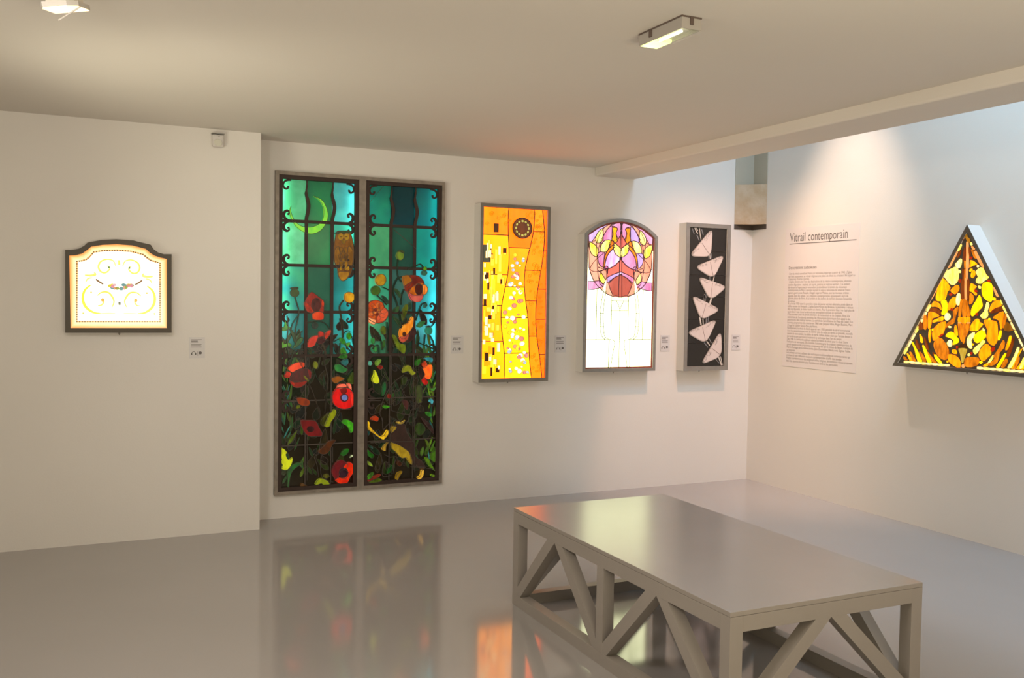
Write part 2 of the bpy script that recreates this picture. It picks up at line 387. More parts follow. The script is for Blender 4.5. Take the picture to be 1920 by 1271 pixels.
# undergrowth: dark leaves behind everything else
rnd = random.Random(4)
def leaf_uv(x, y, L, W, a):
    pts = [(0, 0), (.25, .5), (.6, .42), (1, 0), (.6, -.42), (.25, -.5)]
    return [(x+px*L*math.cos(a)-py*W*math.sin(a), y+px*L*math.sin(a)+py*W*math.cos(a)) for px, py in pts]
dk = ['#161e0a', '#1c260c', '#222c12', '#181c0e', '#28300f', '#2a220e', '#162a16', '#1c2018', '#20180f', '#242c10', '#1a1c16', '#1e1812']
for li, (a, c) in enumerate(lanc):
    for i in range(74):
        x = rnd.uniform(a+ib+.02, c-ib-.02); z = rnd.uniform(V0+ow+ib+.03, hz[3]+.02) if i > 8 else rnd.uniform(hz[3], hz[3]+.22)
        L_ = rnd.uniform(.07, .15); an = rnd.uniform(.5, 2.6)
        uv = smooth(leaf_uv(x, z, L_, rnd.uniform(.03, .06), an), True, 2)
        uv = [(min(max(p[0], a+ib), c-ib), min(max(p[1], V0+ow+ib), 9)) for p in uv]
        P1.glass(uv, G(dk[rnd.randrange(len(dk))]), name='dark_leaf', came=.0028)
    # blades of grass and stems, brighter towards the outer edge
    for i in range(46):
        t = rnd.random()**1.6*.9; x = (c-ib-.01-t*.42) if li else (a+ib+.01+t*.42)
        z = rnd.uniform(V0+ow+ib+.02, hz[3]+(.10 if i % 3 else -.05)); L_ = rnd.uniform(.06, .13); L_ = min(L_, V1-z)
        col_ = rnd.choice(['#2e4a10', '#3a5a12', '#2c5a22', '#48661c', '#26481e', '#4a5c10']) if t < .35 else rnd.choice(['#20300e', '#283410', '#1c2e16'])
        uv = [(min(max(p[0], a+ib), c-ib), max(p[1], V0+ow+ib)) for p in smooth(leaf_uv(x, z, L_, rnd.uniform(.012, .024), PI/2+rnd.uniform(-.6, .6)), True, 2)]
        P1.glass(uv, G(col_), name='grass_blade', came=.0018)
    # pale slivers of light along the outer edge
    for i in range(16):
        s = 1 if li else -1
        x = (c-ib-.012-rnd.random()*.04) if li else (a+ib+.012+rnd.random()*.04); z = rnd.uniform(.5 if li == 0 else .3, hz[3]-.02)
        P1.glass(smooth(leaf_uv(x, z, rnd.uniform(.05, .1), .008, PI/2+rnd.uniform(-.5, .5)), True, 2), G(rnd.choice(['#3c8070', '#2a5c40', '#4a6c20', '#5a7c18', '#1f5a50'])), name='glass_sliver', lead_=False)
ST = '#1c2a1a'
def stem(cr, pts, w_=.008, col=ST):
    uv = smooth(P1.uv(cr, pts), False, 4); P1.k += 1; n1 = P1.n+.0012+P1.k*.00006
    link_bm('stem', ribbon(MAIN, uv, w_, P1.n-.002, n1), G(col), root)
def pc(cr, pts, col, col2=None, name='glass_piece', k=3, **kw):
    return P1.poly(cr, pts, G(col, col2), k=k, name=name, **kw)
def disc(cr, x, y, rx, ry, col, col2=None, name='glass_piece', rot=0, **kw):
    return P1.poly(cr, ell(x, y, rx, ry, 14, rot), G(col, col2), k=1, name=name, **kw)
# moon
pc(A1, [(240, 490), (220, 560), (240, 650), (300, 750), (390, 820), (490, 850), (600, 820), (680, 730), (715, 620), (690, 500), (630, 410), (530, 365), (600, 410), (650, 490), (660, 580), (640, 680), (560, 745), (450, 765), (350, 740), (280, 670), (235, 560)], '#84d834', '#6cc83c', name='moon', label='bright green crescent moon', came=.003)
# owl
pc(A1, [(810, 900), (825, 825), (870, 812), (990, 815), (1010, 860), (1035, 960), (1048, 1080), (1040, 1230), (1020, 1320), (985, 1400), (900, 1455), (850, 1390), (835, 1290), (800, 1210), (785, 1060), (795, 970)], '#7a4a0c', '#50300a', name='owl_body', label='brown owl body', came=.004)
pc(A1, [(800, 840), (880, 815), (990, 812), (1015, 835), (960, 845), (850, 850)], '#33401c', name='owl_ear_tuft', came=.0025)
for s in (-1, 1):
    pc(A1, [(915+s*70, 1010), (915+s*115, 1060), (915+s*118, 1200), (915+s*80, 1300), (915+s*45, 1180), (915+s*50, 1060)], '#6a420c', '#8c5c10', name='owl_wing', came=.0025)
    disc(A1, 915+s*38, 885, 36, 50, '#9c7414', '#7c540c', name='owl_face_disc', came=.0015)
    disc(A1, 915+s*34, 888, 20, 5, '#4a300a', name='owl_eye', lead_=False)
pc(A1, [(905, 900), (925, 900), (918, 950)], '#7a3c08', name='owl_beak', k=1, lead_=False)
pc(A1, [(885, 935), (915, 925), (945, 935), (915, 985)], '#84600f', name='owl_throat', came=.0012)
for (x, y) in ((880, 1060), (940, 1060), (910, 1110), (870, 1150), (950, 1150), (910, 1200), (885, 1240), (945, 1240)):
    pc(A1, [(x-24, y-30), (x+24, y-30), (x+14, y+30), (x, y+44), (x-14, y+30)], '#94640f' if (x+y) % 20 else '#7a4e0c', name='owl_feather', came=.0018)
for x in (880, 940, 975): disc(A3, x, 90, 18, 26, '#c08a18', name='owl_foot', came=.0018)
pc(A3, [(850, 140), (980, 140), (975, 190), (940, 240), (900, 252), (865, 220)], '#a8761a', '#8a5a10', name='owl_tail', came=.003)
# left light flowers
stem(A3, [(290, 460), (320, 560), (340, 640), (325, 760), (300, 860), (290, 1000)])
disc(A3, 285, 405, 58, 52, '#2c4018', '#3c4c1c', name='seed_pod', came=.003); pc(A3, [(230, 340), (320, 330), (330, 352), (300, 362), (250, 360)], '#2a3c1a', name='pod_crown', came=.002)
stem(A3, [(915, 500), (865, 580), (880, 700), (900, 850), (905, 980)], .01, '#3c3018')
pc(A3, [(990, 395), (1045, 420), (1055, 470), (1035, 515), (990, 535), (940, 515), (920, 465), (940, 410)], '#d89c14', '#b87810', name='yellow_bud', label='bright golden bud', came=.004)
stem(A3, [(450, 790), (520, 775), (600, 770), (680, 800), (735, 870)], .007)
disc(A3, 545, 825, 40, 42, '#26362a', name='seed_pod', came=.002)
pc(A3, [(505, 395), (560, 430), (655, 510), (660, 600), (650, 660), (590, 640), (510, 670), (440, 640), (410, 560), (420, 500), (465, 430)], '#8c2010', '#6c1812', name='poppy_petal', came=.003)
pc(A3, [(415, 520), (470, 560), (520, 620), (510, 660), (440, 640), (410, 570)], '#c83010', name='poppy_petal', came=.0015)
pc(A3, [(640, 490), (662, 520), (655, 580), (630, 560)], '#c03410', name='poppy_petal', came=.0015)
disc(A3, 560, 560, 62, 92, '#4c1c16', name='poppy_heart', came=.002)
pc(A3, [(520, 665), (590, 645), (650, 660), (655, 740), (590, 755), (525, 742)], '#c42c08', '#d84414', name='poppy_petal', came=.003)
stem(A3, [(640, 1060), (675, 1130), (685, 1250)], .012, '#3a3020')
pc(A3, [(455, 1105), (470, 1010), (530, 960), (590, 955), (560, 1040), (530, 1090)], '#cc3828', '#b42c1c', name='poppy_petal', came=.003)
pc(A3, [(590, 950), (605, 900), (655, 915), (665, 970), (600, 990)], '#b02a1c', name='poppy_petal', came=.003)
pc(A3, [(660, 960), (700, 905), (748, 880), (745, 930), (700, 990), (665, 1010)], '#cc3820', name='poppy_petal', came=.003)
disc(A3, 625, 1015, 60, 45, '#4a1c1c', name='poppy_heart', rot=-.5, came=.002)
stem(A3, [(1000, 900), (960, 895), (915, 930), (900, 985)], .006); stem(A3, [(1020, 960), (1040, 1060), (1050, 1130)], .005)
disc(A3, 985, 960, 30, 45, '#3ca01c', name='green_bud', came=.003)
for pts, c1 in (([(112, 850), (150, 840), (165, 765), (190, 830), (228, 850), (200, 880), (130, 895)], '#3c9020'), ([(110, 1005), (150, 1060), (210, 1045), (245, 1090), (180, 1100), (112, 1110)], '#4c9414'),
                ([(385, 975), (330, 1010), (262, 1115), (330, 1085), (385, 1020)], '#2f5c2c'), ([(220, 860), (300, 960), (300, 1080), (260, 980)], '#24401c'),
                ([(390, 890), (330, 960), (300, 1040), (300, 970)], '#2a5434'), ([(860, 980), (920, 1000), (940, 1060), (900, 1065), (870, 1030)], '#2f8420'), ([(930, 1060), (1000, 1045), (975, 1095), (940, 1090)], '#4c9a2c'),
                ([(880, 1130), (920, 1110), (950, 1190), (880, 1195)], '#3c9020'), ([(850, 1240), (900, 1180), (960, 1200), (950, 1250)], '#2a6c1c')):
    pc(A3, pts, c1, name='leaf', came=.0025)
for pts in ([(190, 700), (200, 860), (190, 1040), (215, 1240)], [(330, 700), (260, 800), (235, 900)], [(240, 1250), (290, 1140), (400, 1140)], [(790, 1030), (850, 1000)], [(860, 1190), (870, 1050)], [(780, 1060), (830, 1190)], [(930, 1060), (1000, 1150), (1060, 1160)], [(520, 1140), (480, 1150), (440, 1110)]):
    stem(A3, pts, .006)
# A5
pc(A5, [(245, 345), (320, 275), (420, 238), (455, 260), (470, 330), (400, 360), (330, 405), (290, 395)], '#ec4c28', '#d83c20', name='poppy_petal', label='bright scarlet petal', came=.003)
pc(A5, [(425, 240), (500, 250), (508, 300), (475, 325)], '#cc3c18', name='poppy_petal', came=.003)
pc(A5, [(190, 480), (200, 430), (240, 385), (300, 425), (290, 480), (240, 490)], '#dc3018', name='poppy_petal', came=.003)
pc(A5, [(300, 425), (400, 360), (480, 340), (560, 345), (610, 390), (615, 450), (590, 510), (480, 540), (350, 550), (270, 520)], '#40201a', '#54201c', name='poppy_petal', came=.003)
pc(A5, [(555, 345), (610, 390), (615, 460), (590, 505), (570, 440)], '#6c1c18', name='poppy_petal', came=.0015)
pc(A5, [(265, 530), (350, 560), (480, 550), (545, 530), (520, 590), (420, 645), (330, 630)], '#741c12', '#8c2010', name='poppy_petal', came=.003)
pc(A5, [(295, 570), (330, 565), (345, 600), (310, 610)], '#b8280c', name='poppy_petal', lead_=False)
pc(A5, [(490, 455), (520, 465), (570, 530), (560, 550), (510, 500)], '#6c6410', name='leaf', lead_=False)
disc(A5, 685, 290, 36, 60, '#82820c', '#5c6410', name='yellow_bud', came=.003)
stem(A5, [(660, 360), (720, 520), (840, 545)], .005); stem(A5, [(560, 560), (640, 720), (760, 1080)], .007, '#33281c'); stem(A5, [(840, 20), (820, 250), (880, 500), (850, 800), (830, 1050)], .008, '#30281c'); stem(A5, [(1180, 460), (1280, 350)], .005)
pc(A5, [(1000, 290), (1060, 275), (1130, 320), (1190, 360), (1120, 410), (1020, 390), (985, 340)], '#1f5c28', '#2c7c30', name='leaf', came=.0025)
pc(A5, [(1085, 240), (1140, 200), (1190, 190), (1200, 260), (1160, 300), (1110, 280)], '#2a7068', name='glass_sliver', came=.002)
pc(A5, [(925, 510), (975, 480), (1045, 465), (1140, 505), (1070, 545), (990, 580)], '#8c480c', '#6c4010', name='leaf', label='orange-brown leaf', came=.003)
pc(A5, [(1200, 520), (1290, 400), (1290, 560), (1240, 590)], '#4c600c', name='leaf', came=.002)
pc(A5, [(385, 815), (460, 800), (560, 830), (592, 880), (560, 935), (450, 925), (400, 880)], '#84300c', '#602414', name='poppy_petal', came=.003)
pc(A5, [(395, 930), (440, 930), (420, 970), (385, 975)], '#5c600c', name='leaf', lead_=False)
pc(A5, [(980, 700), (1030, 650), (1130, 640), (1215, 660), (1255, 700), (1300, 765), (1305, 870), (1262, 945), (1150, 985), (1030, 960), (962, 890), (945, 780)], '#c80c0a', '#e01410', name='poppy_petal', label='bright red poppy bloom', came=.005)
pc(A5, [(1030, 655), (1050, 598), (1140, 583), (1175, 625), (1125, 650)], '#f07050', '#e85034', name='poppy_petal', came=.003)
pc(A5, [(1178, 590), (1215, 574), (1248, 612), (1252, 690), (1205, 640)], '#f07858', '#e05030', name='poppy_petal', came=.003)
pc(A5, [(1225, 720), (1290, 765), (1300, 860), (1255, 930), (1240, 850)], '#f03020', '#dc1c10', name='poppy_petal', came=.002)
pc(A5, [(1075, 660), (1160, 650), (1180, 700), (1150, 740), (1090, 740)], '#84100c', name='poppy_petal', lead_=False)
disc(A5, 1135, 805, 66, 66, '#5c1420', name='poppy_heart', came=.002); disc(A5, 1140, 805, 46, 48, '#6c7cac', '#4c5484', name='poppy_heart', lead_=False)
pc(A5, [(985, 985), (1010, 1030), (985, 1110), (930, 1180), (900, 1260), (830, 1260), (880, 1130), (925, 1030)], '#888c0c', '#6c740c', name='leaf', label='yellow leaf', came=.003)
pc(A5, [(880, 1060), (840, 1180), (800, 1260), (762, 1200), (790, 1130)], '#44440c', name='leaf', came=.002)
pc(A7, [(445, 70), (560, 60), (680, 72), (740, 180), (785, 262), (770, 312), (690, 315), (570, 310), (490, 225)], '#5c1412', '#701414', name='poppy_petal', label='dark red poppy', came=.003)
disc(A7, 600, 200, 60, 50, '#3a1c1a', name='poppy_heart', lead_=False)
pc(A7, [(1100, 100), (1170, 45), (1280, 110), (1288, 200), (1240, 262), (1200, 170)], '#2c7c10', '#48a81c', name='leaf', label='bright green leaf', came=.003)
pc(A7, [(130, 520), (170, 508), (232, 570), (208, 605), (252, 690), (315, 655), (312, 720), (275, 800), (220, 848), (138, 828), (165, 780), (112, 700), (150, 680), (112, 620)], '#c8cc10', '#a4a80c', name='leaf', label='bright yellow lobed leaf', came=.003)
pc(A7, [(232, 880), (290, 790), (400, 735), (465, 750), (400, 790), (310, 870), (270, 1000), (258, 1120), (238, 1120), (240, 980)], '#1f3c1c', '#1c5c1c', name='leaf', came=.003)
pc(A7, [(1085, 610), (1130, 540), (1205, 515), (1200, 565), (1140, 620)], '#126c14', '#1c5014', name='leaf', came=.002)
pc(A7, [(1228, 655), (1255, 620), (1292, 608), (1270, 635)], '#b8c08c', name='glass_sliver', k=1, lead_=False)
pc(A7, [(1000, 740), (1080, 690), (1160, 720), (1190, 800), (1080, 860), (1050, 950), (1020, 1020), (950, 930), (948, 830)], '#541418', '#6c1414', name='poppy_petal', came=.003)
pc(A7, [(1120, 810), (1180, 740), (1240, 730), (1287, 790), (1278, 890), (1230, 960), (1180, 1055), (1080, 1070), (1000, 1020), (1040, 965), (1150, 985), (1210, 900)], '#dc2804', '#b81c08', name='poppy_petal', label='orange-red poppy petal', came=.003)
disc(A7, 1122, 890, 74, 80, '#301820', name='poppy_heart', came=.002)
pc(A7, [(675, 1065), (740, 990), (850, 1000), (905, 1080), (830, 1112), (775, 1060), (700, 1085)], '#848c10', '#6c7410', name='leaf', label='yellow-green leaf', came=.003)
pc(A7, [(445, 1110), (470, 1060), (540, 1090), (520, 1120)], '#5c380c', name='leaf', came=.002)
pc(A7, [(720, 560), (800, 480), (880, 400), (1000, 370), (940, 460), (880, 570), (800, 600)], '#3c200e', '#50280e', name='leaf', came=.003)
pc(A7, [(800, 950), (870, 910), (900, 950), (850, 980)], '#54500c', name='leaf', came=.002)
for pts in ([(760, 330), (730, 580), (660, 640), (700, 760), (730, 960)], [(545, 320), (545, 1010)], [(950, 480), (950, 730)], [(790, 600), (760, 700), (780, 960), (960, 1040)]):
    P1.line(A7, pts, .004)
# right light
stem(A2, [(515, 1110), (508, 1180), (505, 1250), (515, 1330), (560, 1400)]); disc(A2, 540, 1062, 48, 58, '#6c8020', '#4c6420', name='seed_pod', came=.003)
pc(A2, [(510, 1010), (540, 985), (590, 1010), (580, 1030), (540, 1015)], '#33481c', name='pod_crown', came=.002)
P1.line(A2, [(450, 720), (600, 850), (742, 970)], .004, 1); P1.line(A2, [(140, 380), (240, 270), (330, 160)], .002, 1)
stem(A4, [(630, 100), (740, 60), (800, 35), (840, 80)], .007); disc(A4, 860, 95, 24, 26, '#5c9c10', name='green_bud', came=.002); disc(A4, 850, 150, 36, 34, '#2c5c44', name='seed_pod', came=.002)
stem(A4, [(560, 200), (500, 230), (450, 380), (500, 540), (540, 700), (560, 900)], .01); stem(A4, [(310, 330), (400, 370)], .008); stem(A4, [(240, 430), (300, 490), (370, 560)], .008)
disc(A4, 290, 240, 68, 78, '#90600c', '#b48414', name='yellow_bud', rot=.2, came=.004); disc(A4, 225, 375, 60, 62, '#405c14', '#2c4814', name='seed_pod', came=.003)
pc(A4, [(575, 200), (650, 180), (690, 240), (650, 320), (600, 320)], '#a45c0c', '#845010', name='poppy_petal', came=.003)
pc(A4, [(650, 182), (760, 185), (830, 240), (845, 300), (760, 300), (690, 330), (640, 400), (595, 320), (690, 250)], '#7c240f', '#54180f', name='poppy_petal', came=.003)
pc(A4, [(640, 400), (690, 330), (770, 280), (840, 290), (850, 400), (820, 440), (740, 440), (680, 440)], '#c4640f', '#8c380f', name='poppy_petal', came=.002)
pc(A4, [(835, 290), (888, 335), (882, 400), (835, 432), (820, 370)], '#f08c34', '#d8680f', name='poppy_petal', came=.003)
pc(A4, [(645, 400), (700, 430), (780, 435), (838, 430), (805, 508), (740, 525), (682, 492)], '#c85c48', '#b8403c', name='poppy_petal', came=.003)
disc(A4, 778, 358, 52, 75, '#4c180c', name='poppy_heart', came=.002)
pc(A4, [(105, 600), (150, 520), (230, 500), (310, 530), (335, 590), (385, 640), (375, 720), (320, 780), (230, 795), (130, 740), (102, 680)], '#c8480f', '#a4380f', name='poppy_petal', label='orange-red double poppy', came=.005)
for i in range(9):
    a = i*2*PI/9; pc(A4, [(240+50*math.cos(a-.3), 650+50*math.sin(a-.3)), (240+112*math.cos(a-.25), 645+105*math.sin(a-.25)), (240+122*math.cos(a+.1), 645+115*math.sin(a+.1)), (240+60*math.cos(a+.3), 650+60*math.sin(a+.3))], ['#dc5c1c', '#e8702c', '#c44c14'][i % 3], name='poppy_petal', came=.0018)
for i in range(5):
    a = i*2*PI/5+.4; pc(A4, [(240+10*math.cos(a-.8), 650+10*math.sin(a-.8)), (240+55*math.cos(a-.4), 650+50*math.sin(a-.4)), (240+55*math.cos(a+.4), 650+50*math.sin(a+.4))], ['#f08434', '#7c2408'][i % 2], name='poppy_petal', came=.0018)
pc(A4, [(102, 715), (160, 730), (218, 750), (225, 790), (190, 812), (110, 762)], '#fca468', '#f07048', name='poppy_petal', came=.003)
pc(A4, [(250, 700), (330, 600), (380, 650), (370, 720), (310, 770), (240, 775)], '#d85c34', '#c84824', name='poppy_petal', came=.002)
for pts, c1 in (([(575, 760), (570, 640), (620, 550), (642, 600), (612, 690)], '#5c640f'), ([(448, 960), (480, 955), (530, 1050), (605, 1075), (590, 1190), (500, 1110)], '#6c7c0f'), ([(290, 880), (320, 830), (355, 860), (350, 930), (310, 940)], '#54600f'),
                ([(860, 770), (800, 775), (755, 830), (790, 850), (835, 820)], '#2f6c34'), ([(850, 600), (845, 560), (870, 530), (885, 570)], '#2a6050'), ([(460, 350), (510, 370), (545, 430), (540, 470), (500, 420)], '#2c4c24'),
                ([(300, 440), (350, 460), (390, 520), (370, 550), (330, 500)], '#20402c'), ([(440, 640), (520, 570), (510, 650)], '#2c4c24'), ([(450, 700), (540, 780), (540, 840), (480, 770)], '#24401c'),
                ([(300, 1130), (310, 1050), (345, 1010), (340, 1090)], '#2f5c1c'), ([(640, 560), (670, 530), (680, 600), (650, 620)], '#20402c')):
    pc(A4, pts, c1, name='leaf', came=.0025)
pc(A4, [(535, 890), (580, 820), (640, 790), (690, 715), (712, 735), (700, 840), (660, 900), (600, 990), (540, 980)], '#e0780f', '#f09c2c', name='poppy_petal', came=.003)
pc(A4, [(528, 980), (600, 960), (650, 920), (640, 990), (570, 1045)], '#c85034', name='poppy_petal', came=.002)
pc(A4, [(700, 840), (745, 900), (705, 1000), (620, 1045), (660, 930)], '#40201a', name='poppy_petal', came=.002); disc(A4, 590, 935, 26, 32, '#4c240f', name='poppy_heart', lead_=False)
for pts, w_ in (([(870, 530), (820, 550), (780, 640), (740, 760)], .007), ([(920, 950), (970, 1050), (975, 1170)], .008), ([(990, 780), (940, 840)], .006), ([(860, 940), (850, 1060)], .006), ([(740, 910), (780, 980), (760, 1100)], .01), ([(590, 360), (560, 440), (550, 560)], .008),
                ([(190, 980), (230, 945), (290, 1000), (310, 1140)], .006), ([(220, 1090), (260, 1080), (270, 1190)], .006), ([(370, 780), (380, 980), (370, 1180)], .008), ([(640, 1050), (620, 1200)], .008), ([(760, 1040), (860, 1080), (960, 1120)], .008), ([(600, 640), (740, 650)], .006)):
    stem(A4, pts, w_)
disc(A4, 905, 890, 44, 52, '#2c8060', '#1f6048', name='seed_pod', came=.003); pc(A4, [(870, 840), (905, 825), (935, 840), (905, 850)], '#1f4c3c', name='pod_crown', came=.002)
disc(A4, 190, 1020, 24, 40, '#2c8038', name='green_bud', came=.003); disc(A4, 220, 1130, 20, 38, '#2c8038', name='green_bud', came=.003)
for cr, pts, c1, c2 in ((A6, [(1010, 270), (1058, 222), (1090, 285), (1040, 330)], '#f04c1c', None), (A6, [(1040, 320), (1090, 287), (1165, 285), (1172, 390), (1140, 500), (1085, 512), (1045, 470), (1055, 430), (1020, 370)], '#fc701c', '#f04018'),
                        (A6, [(1010, 500), (1050, 490), (1090, 530), (1100, 575), (1060, 605), (1000, 545)], '#c81c10', None), (A6, [(960, 300), (1010, 340), (1045, 430), (1010, 510), (970, 480), (955, 400)], '#2a1810', None),
                        (A6, [(262, 368), (288, 405), (325, 500), (332, 555), (295, 582), (238, 562), (222, 500), (250, 440)], '#ccd01c', '#a8b010'), (A6, [(290, 302), (278, 240), (335, 195), (365, 215), (330, 280)], '#6c8c2c', '#4c7018'),
                        (A6, [(310, 310), (370, 290), (390, 330), (345, 358)], '#941c0c', None), (A6, [(710, 410), (708, 345), (770, 290), (830, 308), (862, 372), (908, 412), (850, 450), (790, 385)], '#686c10', '#8c8c18'),
                        (A6, [(918, 225), (985, 188), (972, 270), (920, 300)], '#2c7018', None), (A6, [(400, 580), (432, 560), (442, 640), (420, 730), (385, 780), (380, 690)], '#125c2c', '#1c4018'), (A6, [(385, 945), (430, 922), (505, 945), (430, 978)], '#3c8c10', None),
                        (A6, [(455, 770), (490, 740), (522, 775), (500, 820), (465, 810)], '#842010', None), (A6, [(525, 760), (560, 730), (570, 770), (540, 800)], '#2c5418', None), (A6, [(195, 1148), (270, 1090), (322, 1125), (300, 1180), (250, 1165)], '#a8300c', '#6c2c0c'),
                        (A6, [(700, 842), (770, 850), (795, 900), (770, 1000), (720, 920)], '#44201a', None), (A6, [(930, 630), (985, 610), (1010, 700), (1000, 850), (940, 890), (925, 760)], '#3c441c', '#2c3018'), (A6, [(150, 240), (190, 215), (220, 260), (190, 300), (150, 280)], '#4c9478', None),
                        (A6, [(700, 490), (770, 480), (750, 580), (705, 600)], '#2c3810', None), (A6, [(1150, 680), (1190, 650), (1230, 640), (1200, 690), (1170, 700)], '#4c9030', None), (A6, [(1075, 1050), (1130, 1030), (1165, 1080), (1130, 1110)], '#2c8018', None),
                        (A6, [(1040, 180), (1120, 165), (1175, 180), (1170, 240), (1110, 230)], '#2c8c90', None), (A6, [(1130, 860), (1160, 820), (1190, 860), (1165, 905)], '#4cb0b8', None), (A6, [(950, 800), (980, 830), (1010, 870), (960, 880)], '#545c1c', None)):
    pc(cr, pts, c1, c2, name='poppy_petal' if c1[1] in 'fF' or c1 in ('#c81c10', '#941c0c') else 'leaf', came=.0028)
for pts in ([(720, 440), (560, 560), (440, 740), (350, 960), (340, 1080)], [(520, 150), (520, 1000)], [(540, 680), (620, 700), (680, 650), (750, 780), (900, 780)], [(900, 620), (905, 950), (840, 1000), (780, 1180)], [(510, 1000), (700, 1060), (820, 1070)], [(350, 1080), (380, 1180), (380, 1260)], [(150, 850), (350, 850)]):
    P1.line(A6, pts, .005)
# golden hound
def hd(pts, c1, c2=None, nm='hound_piece', **kw): pc(A8, pts, c1, c2, name=nm, came=.003, **kw)
hd([(500, 300), (560, 170), (640, 115), (740, 130), (760, 250), (840, 360), (890, 450), (900, 620), (1000, 700), (1055, 800), (950, 790), (850, 760), (800, 560), (640, 450), (520, 400)], '#2a1c14', '#34221a', 'hound_body')
hd([(132, 90), (158, 70), (185, 110), (180, 150), (280, 260), (350, 312), (400, 300), (440, 240), (470, 215), (472, 280), (405, 362), (345, 345), (250, 275), (140, 182)], '#e8b81c', '#a87c10', 'hound_leg', label='bright golden foreleg')
hd([(600, 95), (640, 75), (690, 95), (745, 60), (700, 115), (640, 122)], '#b89430', '#7c601c', 'hound_head'); hd([(520, 165), (590, 155), (600, 190), (550, 240), (520, 255)], '#806414', '#a08020', 'hound_neck')
hd([(378, 505), (410, 450), (480, 400), (440, 470), (432, 540), (395, 540)], '#a88020', '#6c5010', 'hound_leg'); hd([(522, 415), (620, 440), (720, 500), (820, 590), (855, 760), (800, 720), (760, 650), (680, 655), (600, 570), (535, 510)], '#84680f', '#a4841c', 'hound_belly', label='golden belly fur')
hd([(925, 985), (985, 930), (1000, 860), (1038, 848), (1030, 930), (985, 988)], '#dca838', '#b88818', 'hound_leg'); hd([(595, 985), (620, 900), (700, 870), (650, 950), (622, 1005)], '#6c5008', '#846410', 'hound_leg'); hd([(905, 760), (960, 790), (1060, 800), (1020, 840), (960, 820)], '#4c300c', None, 'hound_leg')
for pts, c1 in (([(140, 520), (190, 560), (245, 610), (215, 660), (150, 610)], '#226414'), ([(140, 700), (200, 735), (225, 790), (150, 762)], '#849c2c'), ([(150, 950), (245, 888), (200, 970), (152, 1010)], '#3c7814'), ([(148, 1005), (250, 950), (355, 915), (320, 955), (180, 1030)], '#84240c'), ([(165, 1045), (200, 1010), (330, 980), (370, 1010), (300, 1040)], '#4c5c0c'),
                ([(1060, 680), (1100, 650), (1160, 760), (1210, 860), (1130, 800)], '#50780c'), ([(1130, 640), (1170, 570), (1212, 480), (1218, 700), (1180, 712)], '#3c640c'), ([(1150, 940), (1180, 915), (1212, 930), (1190, 960)], '#5c7c0c'), ([(450, 900), (490, 800), (540, 770), (520, 860)], '#0f4c14'), ([(985, 10), (1080, 70), (1170, 170), (1190, 270), (1110, 190)], '#301a14'),
                ([(920, 170), (990, 100), (1060, 190), (1000, 290), (930, 280)], '#2c4010'), ([(610, 740), (650, 700), (690, 750), (650, 790)], '#4c240c'), ([(195, 490), (220, 480), (225, 510)], '#2c6c64'), ([(140, 230), (180, 240), (160, 300)], '#1c4c44')):
    pc(A8, pts, c1, name='leaf', came=.0025)
for pts in ([(350, 610), (390, 760), (380, 940), (520, 930)], [(410, 600), (500, 640), (600, 640), (550, 780), (560, 900)], [(820, 790), (1200, 830)], [(190, 415), (500, 400), (880, 395)], [(380, 20), (385, 200), (440, 150), (490, 100)], [(780, 60), (740, 180), (830, 360)], [(885, 20), (885, 880)]):
    P1.line(A8, pts, .005)
P1.done()
# wrought iron grille in front of the glass
def scroll(x, z, s, ud, k=1.):
    p = [(.085, 0), (.05, .004), (.022, .018), (.012, .042), (.022, .062), (.042, .070), (.058, .060), (.058, .047)]
    uv = [(x+s*a*.82*k, z+ud*c*k) for a, c in p]
    return smooth(uv, False, 3)
for li, (a, c) in enumerate(lanc):
    g0, g1 = .004, .014
    for r, z in enumerate(hz):
        wd = .021 if r < 4 else .009
        link_bm('grille_bar', prism(MAIN, rect(a+ib-.006, c-ib+.006, z-wd/2, z+wd/2), g0, g1), iron if r < 4 else dimlead, root)
        if r > 4: continue
        for x, s in ((a+ib, 1), (c-ib, -1)):
            for ud in (1, -1):
                pts = scroll(x, z, s, ud); N = len(pts)
                bm_ = ribbon(MAIN, pts, [.008+.012*math.sin(PI*min(1, (i+2)/N)) for i in range(N)], g0, g1-.002)
                prism(MAIN, ell(pts[-1][0]-s*.006, pts[-1][1], .0075, .0075, 8), g0, g1, bm_)
                link_bm('scroll', bm_, iron, root)
    for x, s in ((a+ib, 1), (c-ib, -1)):
        pts = scroll(x-s*.004, V1-ow-ib-.004, s, -1, .9)
        bm_ = ribbon(MAIN, pts, .013, g0, g1-.002); link_bm('scroll', bm_, iron, root)
    for x in vx[li]:
        zt = V1-ow-ib+.004; Lz = zt-hz[0]
        uv = [(x+dx, zt-f*Lz) for dx, f in ((.004, 0), (.003, .15), (-.002, .32), (.006, .45), (.016, .6), (.012, .75), (.002, .9), (0, 1))]
        wv = [.008, .012, .020, .024, .024, .023, .023, .023]
        uv2 = smooth(uv, False, 3); N = len(uv2)
        link_bm('grille_bar', ribbon(MAIN, uv2, [wv[min(7, int(i/3))] for i in range(N)], g0+.001, g1+.001), iron, root)
        link_bm('grille_bar', prism(MAIN, rect(x-.0115, x+.0115, hz[3], hz[0]), g0+.001, g1+.001), iron, root)
        link_bm('grille_bar', prism(MAIN, rect(x-.004, x+.004, V0+ow+ib-.004, hz[3]), g0+.001, g1+.0008), dimlead, root)
